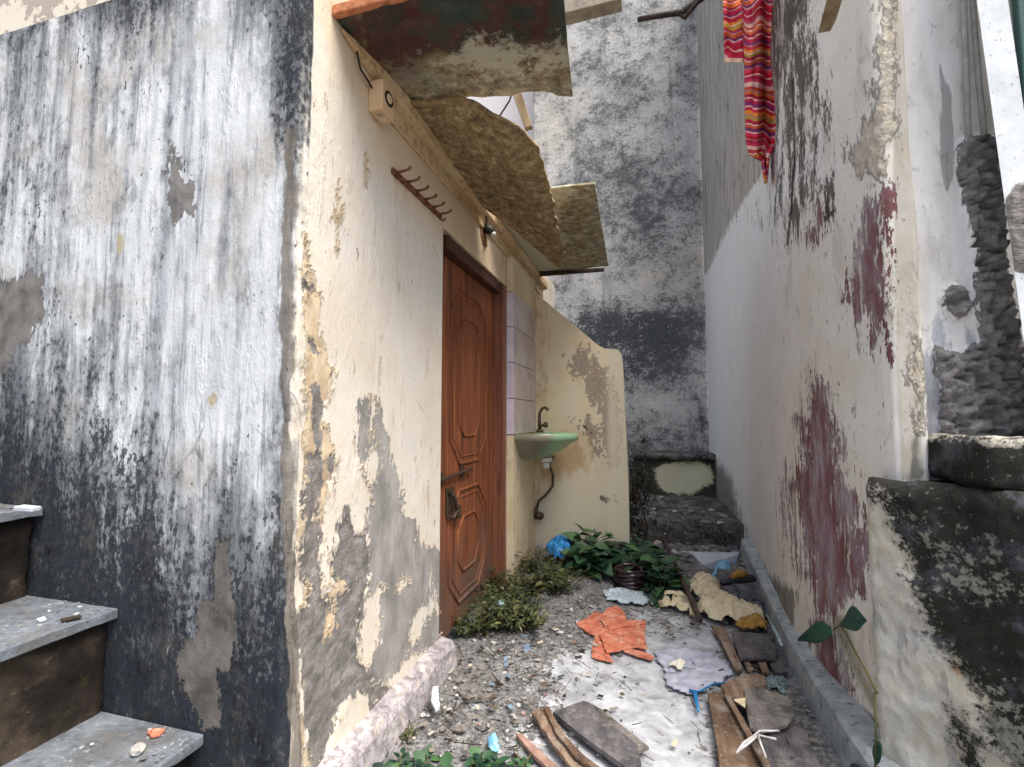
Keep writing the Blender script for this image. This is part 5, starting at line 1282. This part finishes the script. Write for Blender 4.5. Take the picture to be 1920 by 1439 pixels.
plank('dark_board', ZC([(700, 960), (850, 930), (960, 960), (1020, 1110), (960, 1180), (800, 1215), (740, 1190)]), .062, .012, M_BOARD, 'dark grey board with a torn end beside the kerb', 'board', BG, jag=.004)
plank('dark_board', ZC([(760, 1230), (960, 1200), (1060, 1150), (1180, 1460), (890, 1470)]), .03, .014, M_TILEG, 'dark board at the bottom edge beside the kerb, under the white wires', 'board', BG, jag=.004)
plank('yellow_chip', ZC([(640, 1020), (715, 1008), (712, 1068)]), .064, .006, M_YEL, 'small yellow triangular chip on the brown boards', 'chip')
plank('slat', ZC([(580, 985), (610, 980), (870, 1430), (830, 1440)]), .056, .012, M_SPLIT, 'thin slat lying along the middle of the smooth brown board', 'slat', BG)
b = MB(); wz = .085
for pts in ([(660, 1350), (700, 1290), (760, 1250), (800, 1215), (860, 1215), (920, 1215)], [(680, 1330), (740, 1285), (790, 1240), (850, 1255), (900, 1265)], [(790, 1240), (810, 1300), (840, 1380)]):
    b.tube([on_z(*ZC([p])[0], wz + .01 * math.sin(i * 2)) for i, p in enumerate(pts)], .0035, 6)
tag(b.obj('white_wires', simple('white_wire', C(176, 170, 170), C(214, 208, 206), 30, .6, 0), None, True), 'bent white wires lying on the dark boards at the bottom', 'wire')
# broken glass / netting by the kerb
M_NET = simple('green_net', C(30, 56, 58), C(150, 170, 170), 90, .5, .004)
sheet('net_scrap', ZC([(840, 900), (950, 890), (975, 960), (960, 1000), (860, 980)]), .06, .02, 40, M_NET, 'scrap of green and white netting against the kerb', 'net', seed=23, res=.005)
b = MB(); b.tube([on_z(*ZC([p])[0], .10) for p in [(845, 500), (880, 570), (915, 640), (935, 690)]], [.004, .007, .008, .006], 8); tag(b.obj('glass_tube', M_FOIL, None, True), 'pale green glass tube lying along the kerb', 'tube')
# boards bottom centre
plank('dark_board', ZB([(1055, 625), (1215, 568), (1250, 600), (1480, 790), (1500, 880), (1440, 915), (1200, 740)]), .04, .018, M_TILEG, 'dark grey plank lying flat in the bottom middle of the white patch', 'board', BG, jag=.002)
plank('grey_board', ZB([(1225, 572), (1300, 610), (1540, 800), (1480, 820), (1260, 625)]), .03, .012, M_BOARD, 'grey plank showing beneath the edge of the dark plank, bottom middle', 'board', BG, jag=.002)
plank('slat', ZB([(950, 625), (1010, 600), (1060, 650), (1180, 830), (1300, 930), (1180, 930), (1060, 790)]), .045, .016, M_SPLIT, 'split light brown board left of the dark plank', 'slat', BG, jag=.004)
plank('slat', ZB([(1010, 600), (1040, 600), (1100, 720), (1200, 830), (1330, 930), (1290, 930), (1170, 850), (1080, 740)]), .060, .010, M_BRN, 'dark curved splinter resting on the split light brown board', 'slat', BG, jag=.003)
plank('slat', ZB([(870, 735), (900, 730), (1040, 860), (1120, 930), (1060, 930), (960, 840)]), .03, .014, simple('reddish_slat', C(118, 84, 72), C(168, 140, 126), 14, .9, .002), 'thin reddish grey slat at the bottom, leftmost of the boards', 'slat', BG, jag=.002)
sheet('plastic_sheet', ZB([(1560, 330), (1700, 310), (1900, 350), (1960, 440), (1900, 500), (1780, 560), (1640, 520), (1600, 430)]), .002, .012, 12, simple('milky_sheet', C(150, 152, 166), C(192, 194, 206), 14, .4, .003), 'milky lilac plastic sheet crumpled on the white patch', 'plastic sheet', seed=29)
sheet('paper_scrap', ZB([(1640, 400), (1690, 370), (1730, 400), (1700, 440)]), .022, .02, 18, simple('cream_paper', C(206, 202, 180), C(226, 222, 204), 12, .8, .002), 'small cream paper ball on the lilac plastic sheet', 'paper', seed=31, res=.004, dome=.012)
b = MB(); b.tube([on_z(*ZB([p])[0], .02) for p in [(1740, 520), (1770, 530), (1775, 570), (1785, 625)]], [.005, .009, .007, .004], 6); b.tube([on_z(*ZB([p])[0], .02) for p in [(1770, 525), (1800, 520), (1850, 490), (1915, 480)]], .003, 6)
tag(b.obj('blue_ribbon', M_BLUE, None, True), 'blue plastic ribbon trailing beside the brown board', 'ribbon')
sheet('foil_pouch', [(912, 1148), (925, 1138), (945, 1133), (950, 1142), (938, 1155), (920, 1158)], .03, .02, 22, M_FOIL, 'crumpled silver and green foil pouch in the weeds', 'pouch', seed=33, res=.004, dome=.02)
BS = simple('blue_wrapper', C(96, 124, 156), C(150, 170, 192), 16, .5, .001)
piece('wrapper', ZB([(895, 245), (935, 240), (948, 330), (922, 345)]), .014, .003, BS, 'narrow pale blue wrapper lying in the dirt nearest the weeds', 'wrapper', 'pale blue wrappers in the dirt')
piece('wrapper', ZB([(812, 350), (850, 350), (860, 430), (815, 440)]), .012, .003, BS, 'narrow grey-blue wrapper in the dirt nearer the skirting', 'wrapper', 'pale blue wrappers in the dirt')
sheet('blue_scrap', ZB([(725, 790), (780, 770), (790, 850), (740, 860)]), .01, .03, 20, M_BLUEL, 'small light blue plastic scrap at the bottom edge among leaves', 'plastic scrap', seed=35, res=.004)
piece('plaster_chip', ZB([(455, 500), (485, 495), (492, 600), (470, 615), (450, 570)]), .06, .012, M_WHT, 'upright white plaster chip beside the skirting', 'chip', jag=.003)
piece('flat_stone', ZB([(600, 545), (790, 530), (740, 550), (640, 562)]), .03, .018, M_RUBB, 'thin flat grey stone in the rubble near the skirting', 'stone', jag=.004)

# stones and gravel
def stone_mesh(seed, flat=.6):
    bm = bmesh.new(); bmesh.ops.create_icosphere(bm, subdivisions=2, radius=1)
    o = Vector((seed * 3.1, seed * 1.7, seed))
    for v in bm.verts:
        n = v.co.normalized(); v.co = n * (1 + .55 * mnoise.noise(n * 1.3 + o) + .2 * mnoise.noise(n * 3 + o)); v.co.z *= flat; v.co.x *= 1.25
    V = [tuple(v.co) for v in bm.verts]; bm.verts.index_update(); F = [tuple(x.index for x in f.verts) for f in bm.faces]; bm.free(); return np.array(V), F
SM = [stone_mesh(i + 1, .45 + .1 * (i % 3)) for i in range(6)]
rng = random.Random(5)
def rotz(a): return np.array([[math.cos(a), -math.sin(a), 0], [math.sin(a), math.cos(a), 0], [0, 0, 1]])
gV, gF, gT = [], [], []
GR = [(640, 1560), (700, 1420), (760, 1330), (850, 1240), (880, 1170), (1010, 1160), (1120, 1120), (1250, 1160), (1100, 1210), (1040, 1250), (1060, 1340), (980, 1420), (960, 1560)]
def put(x, y, z, s, seed):
    V, F = SM[seed % 6]; W = (V * s) @ rotz(rng.uniform(0, 6.28)).T + np.array([x, y, z + s * .15]); n0 = len(gV)
    gV.extend(W.tolist()); gF.extend([tuple(i + n0 for i in f) for f in F]); t = rng.random(); gT.extend([t] * len(W))
cnt = 0
while cnt < 2600:
    x, y = rng.uniform(-.84, .62), rng.uniform(1.15, 4.4)
    uv_ = proj([(x, y, 0)]); ins = sdf((uv_[0], uv_[1]), GR)[0]; wh_ = sdf((uv_[0], uv_[1]), WHITE_PX)[0]
    if x > .56 + max(0, y - 2.6) * .08: continue
    if ins < 0 and rng.random() > .22: continue
    if wh_ > 0 and rng.random() > .12: continue
    s = rng.choice([.0015, .002, .0025, .003, .004, .005, .008]) * rng.uniform(.7, 1.3); put(x, y, gz(x, y), s, rng.randrange(6)); cnt += 1
for k in range(330):     # broken masonry on the far steps
    x, y = rng.uniform(-.15, .70), rng.uniform(4.0, 5.9) if k % 2 else rng.uniform(3.9, 4.5)
    if y < 4.45 and x < -.05: continue
    z_ = .185 if y > 4.47 else 0.0; n0_ = len(gT); put(x, y, z_, rng.choice([.010, .014, .018, .025, .035]) * rng.uniform(.7, 1.2), rng.randrange(6))
gm_ = Mat('gravel', .95); t_ = gm_.attr('tone'); gm_.base(gm_.ramp(t_, [(0, C(84, 83, 83)), (.35, C(112, 111, 110)), (.8, C(140, 138, 136)), (.95, C(196, 194, 190)), (.99, C(150, 116, 100))])); gm_.height(gm_.noise(140, 4), .002)
o = mesh_obj('gravel', gV, gF, gm_.done(), None, False, {'tone': gT}); tag(o, 'fine grey rubble and plaster crumbs strewn over the dirt', 'gravel', kind='stuff')
# small litter: twigs, flakes, scraps of paper and cloth too many to count
rng = random.Random(99); V = []; F = []; T = []
ZONES = [((1230, 1040), (1400, 1130), 150), ((1200, 1100), (1440, 1200), 120), ((1340, 1180), (1480, 1300), 70), ((1330, 1290), (1540, 1439), 60), ((860, 1180), (1120, 1300), 110), ((760, 1300), (1060, 1439), 90), ((1040, 1240), (1340, 1430), 45), ((1190, 1010), (1380, 1040), 60)]
for (u0, v0), (u1, v1), n_ in ZONES:
    for k in range(n_):
        p = on_z(rng.uniform(u0, u1), rng.uniform(v0, v1), 0.0); z = gz(p[0], p[1]) + .006 + rng.random() * .02
        if v0 < 1030: p = on_z(rng.uniform(u0, u1), rng.uniform(940, 1003), .2); z = .20
        a = rng.uniform(0, 6.28); n0 = len(V); t = rng.random()
        if rng.random() < .4: L, W = rng.uniform(.03, .10), rng.uniform(.0015, .004); t *= .35
        else: L, W = rng.uniform(.010, .035), rng.uniform(.006, .022)
        d = np.array([math.cos(a), math.sin(a), 0]); q = np.array([-d[1], d[0], 0]); c0 = rng.uniform(-.4, .6); c1 = rng.uniform(-.3, .5)
        for i in range(4):
            for j in range(3):
                P_ = np.array([p[0], p[1], z]) + d * L * (i / 3 - .5) + q * W * (j / 2 - .5) * rng.uniform(.6, 1.2) + np.array([0, 0, L * c0 * (i / 3) ** 2 * .5 + W * c1 * (j / 2) * .6]); V.append(P_); T.append(t)
        for i in range(3):
            for j in range(2): m0 = n0 + i * 3 + j; F.append((m0, m0 + 1, m0 + 4, m0 + 3))
lt = Mat('litter', .85); lt.base(lt.ramp(lt.attr('tone'), [(0, C(48, 40, 34)), (.2, C(92, 80, 66)), (.36, C(128, 120, 110)), (.56, C(166, 160, 150)), (.68, C(190, 180, 156)), (.72, C(88, 84, 82)), (.88, C(116, 136, 150)), (.91, C(60, 62, 58)), (.985, C(140, 86, 70))], 'CONSTANT'))
o = mesh_obj('litter', V, F, lt.done(), None, False, {'tone': T}); tag(o, 'twigs, paper scraps and flakes littering the alley floor', 'litter', kind='stuff')
m_ = o.modifiers.new('solid', 'SOLIDIFY'); m_.thickness = .001
# gravel and crumbs on the treads
gV, gF, gT = [], [], []
for (xn, zt), n_ in zip(trd[:3], (150, 110, 60)):
    for k in range(n_):
        x = xn - .02 - rng.random() ** 1.6 * .26 - 0.0; y = 1.05 - rng.random() ** 1.5 * .8; put(x, y, zt, rng.choice([.0015, .002, .003, .004]) * rng.uniform(.7, 1.4), rng.randrange(6))
o = mesh_obj('plaster_crumbs', gV, gF, gm_.m, None, False, {'tone': gT}); tag(o, 'plaster crumbs and grit scattered on the stone treads', 'crumbs', kind='stuff')
def single(name, u, v, z, s, mat, label, cat, sd_=1, sc=(1, 1, 1)):
    V, F = SM[sd_ % 6]; p = on_z(u, v, z); V = V * s * np.array(sc) @ rotz(sd_).T + p + np.array([0, 0, s * .3]); tag(mesh_obj(name, V, F, mat, None, False), label, cat)
single('pebble', 259, 1408, .251, .015, M_SAND, 'rounded white pebble on the lowest tread', 'pebble', 2)
piece('orange_chip', [(275, 1372), (288, 1364), (310, 1366), (300, 1376), (284, 1379)], .262, .008, M_ORANGE, 'small orange chip on the lowest tread', 'chip', jag=.001)
piece('plaster_chip', [(25, 950), (45, 946), (78, 949), (60, 953)], .83, .012, M_WHT, 'white plaster flake on the uppermost visible tread', 'chip')
piece('twig_chip', [(112, 1160), (150, 1152), (154, 1155), (118, 1163)], .548, .006, M_DARKW, 'short dark splinter lying on the middle tread', 'splinter')
piece('plaster_chip', [(68, 1160), (84, 1155), (88, 1160), (74, 1164)], .546, .006, M_WHT, 'tiny white flake on the middle tread', 'chip')
CG = 'larger plaster chunks lying in the dirt'
CH = [(840, 1262, .018, 'pale chunk of plaster in the rubble just right of the end of the skirting'), (900, 1160, .014, 'pale chunk of plaster under the left edge of the weeds'), (925, 1210, .012, 'small white chunk between the weeds and the blue wrapper'), (1050, 1195, .016, 'white chunk left of the lowest orange shard'), (1068, 1200, .011, 'little white chunk touching a bigger one, left of the orange shards'),
      (1005, 1157, .009, 'flat white fleck right of the weeds'), (870, 1300, .022, 'largest grey chunk in the middle of the rubble'), (890, 1335, .016, 'yellowish chunk below the grey-blue wrapper'), (815, 1330, .018, 'grey chunk beside the upright white chip'), (1050, 1240, .012, 'white chip at the left edge of the white patch'), (860, 1375, .02, 'dark grey chunk above the green clump of leaves')]
for i, (u, v, s, lab) in enumerate(CH):
    V, F = SM[i % 6]; p = on_z(u, v, 0); p[2] = gz(p[0], p[1]); V = (V * s) @ rotz(i * 1.3).T + p + np.array([0, 0, s * .25])
    tag(mesh_obj('rubble_chunk', V, F, M_RUBB if 'grey chunk' in lab else M_SAND, None, False), lab, 'rubble', CG)
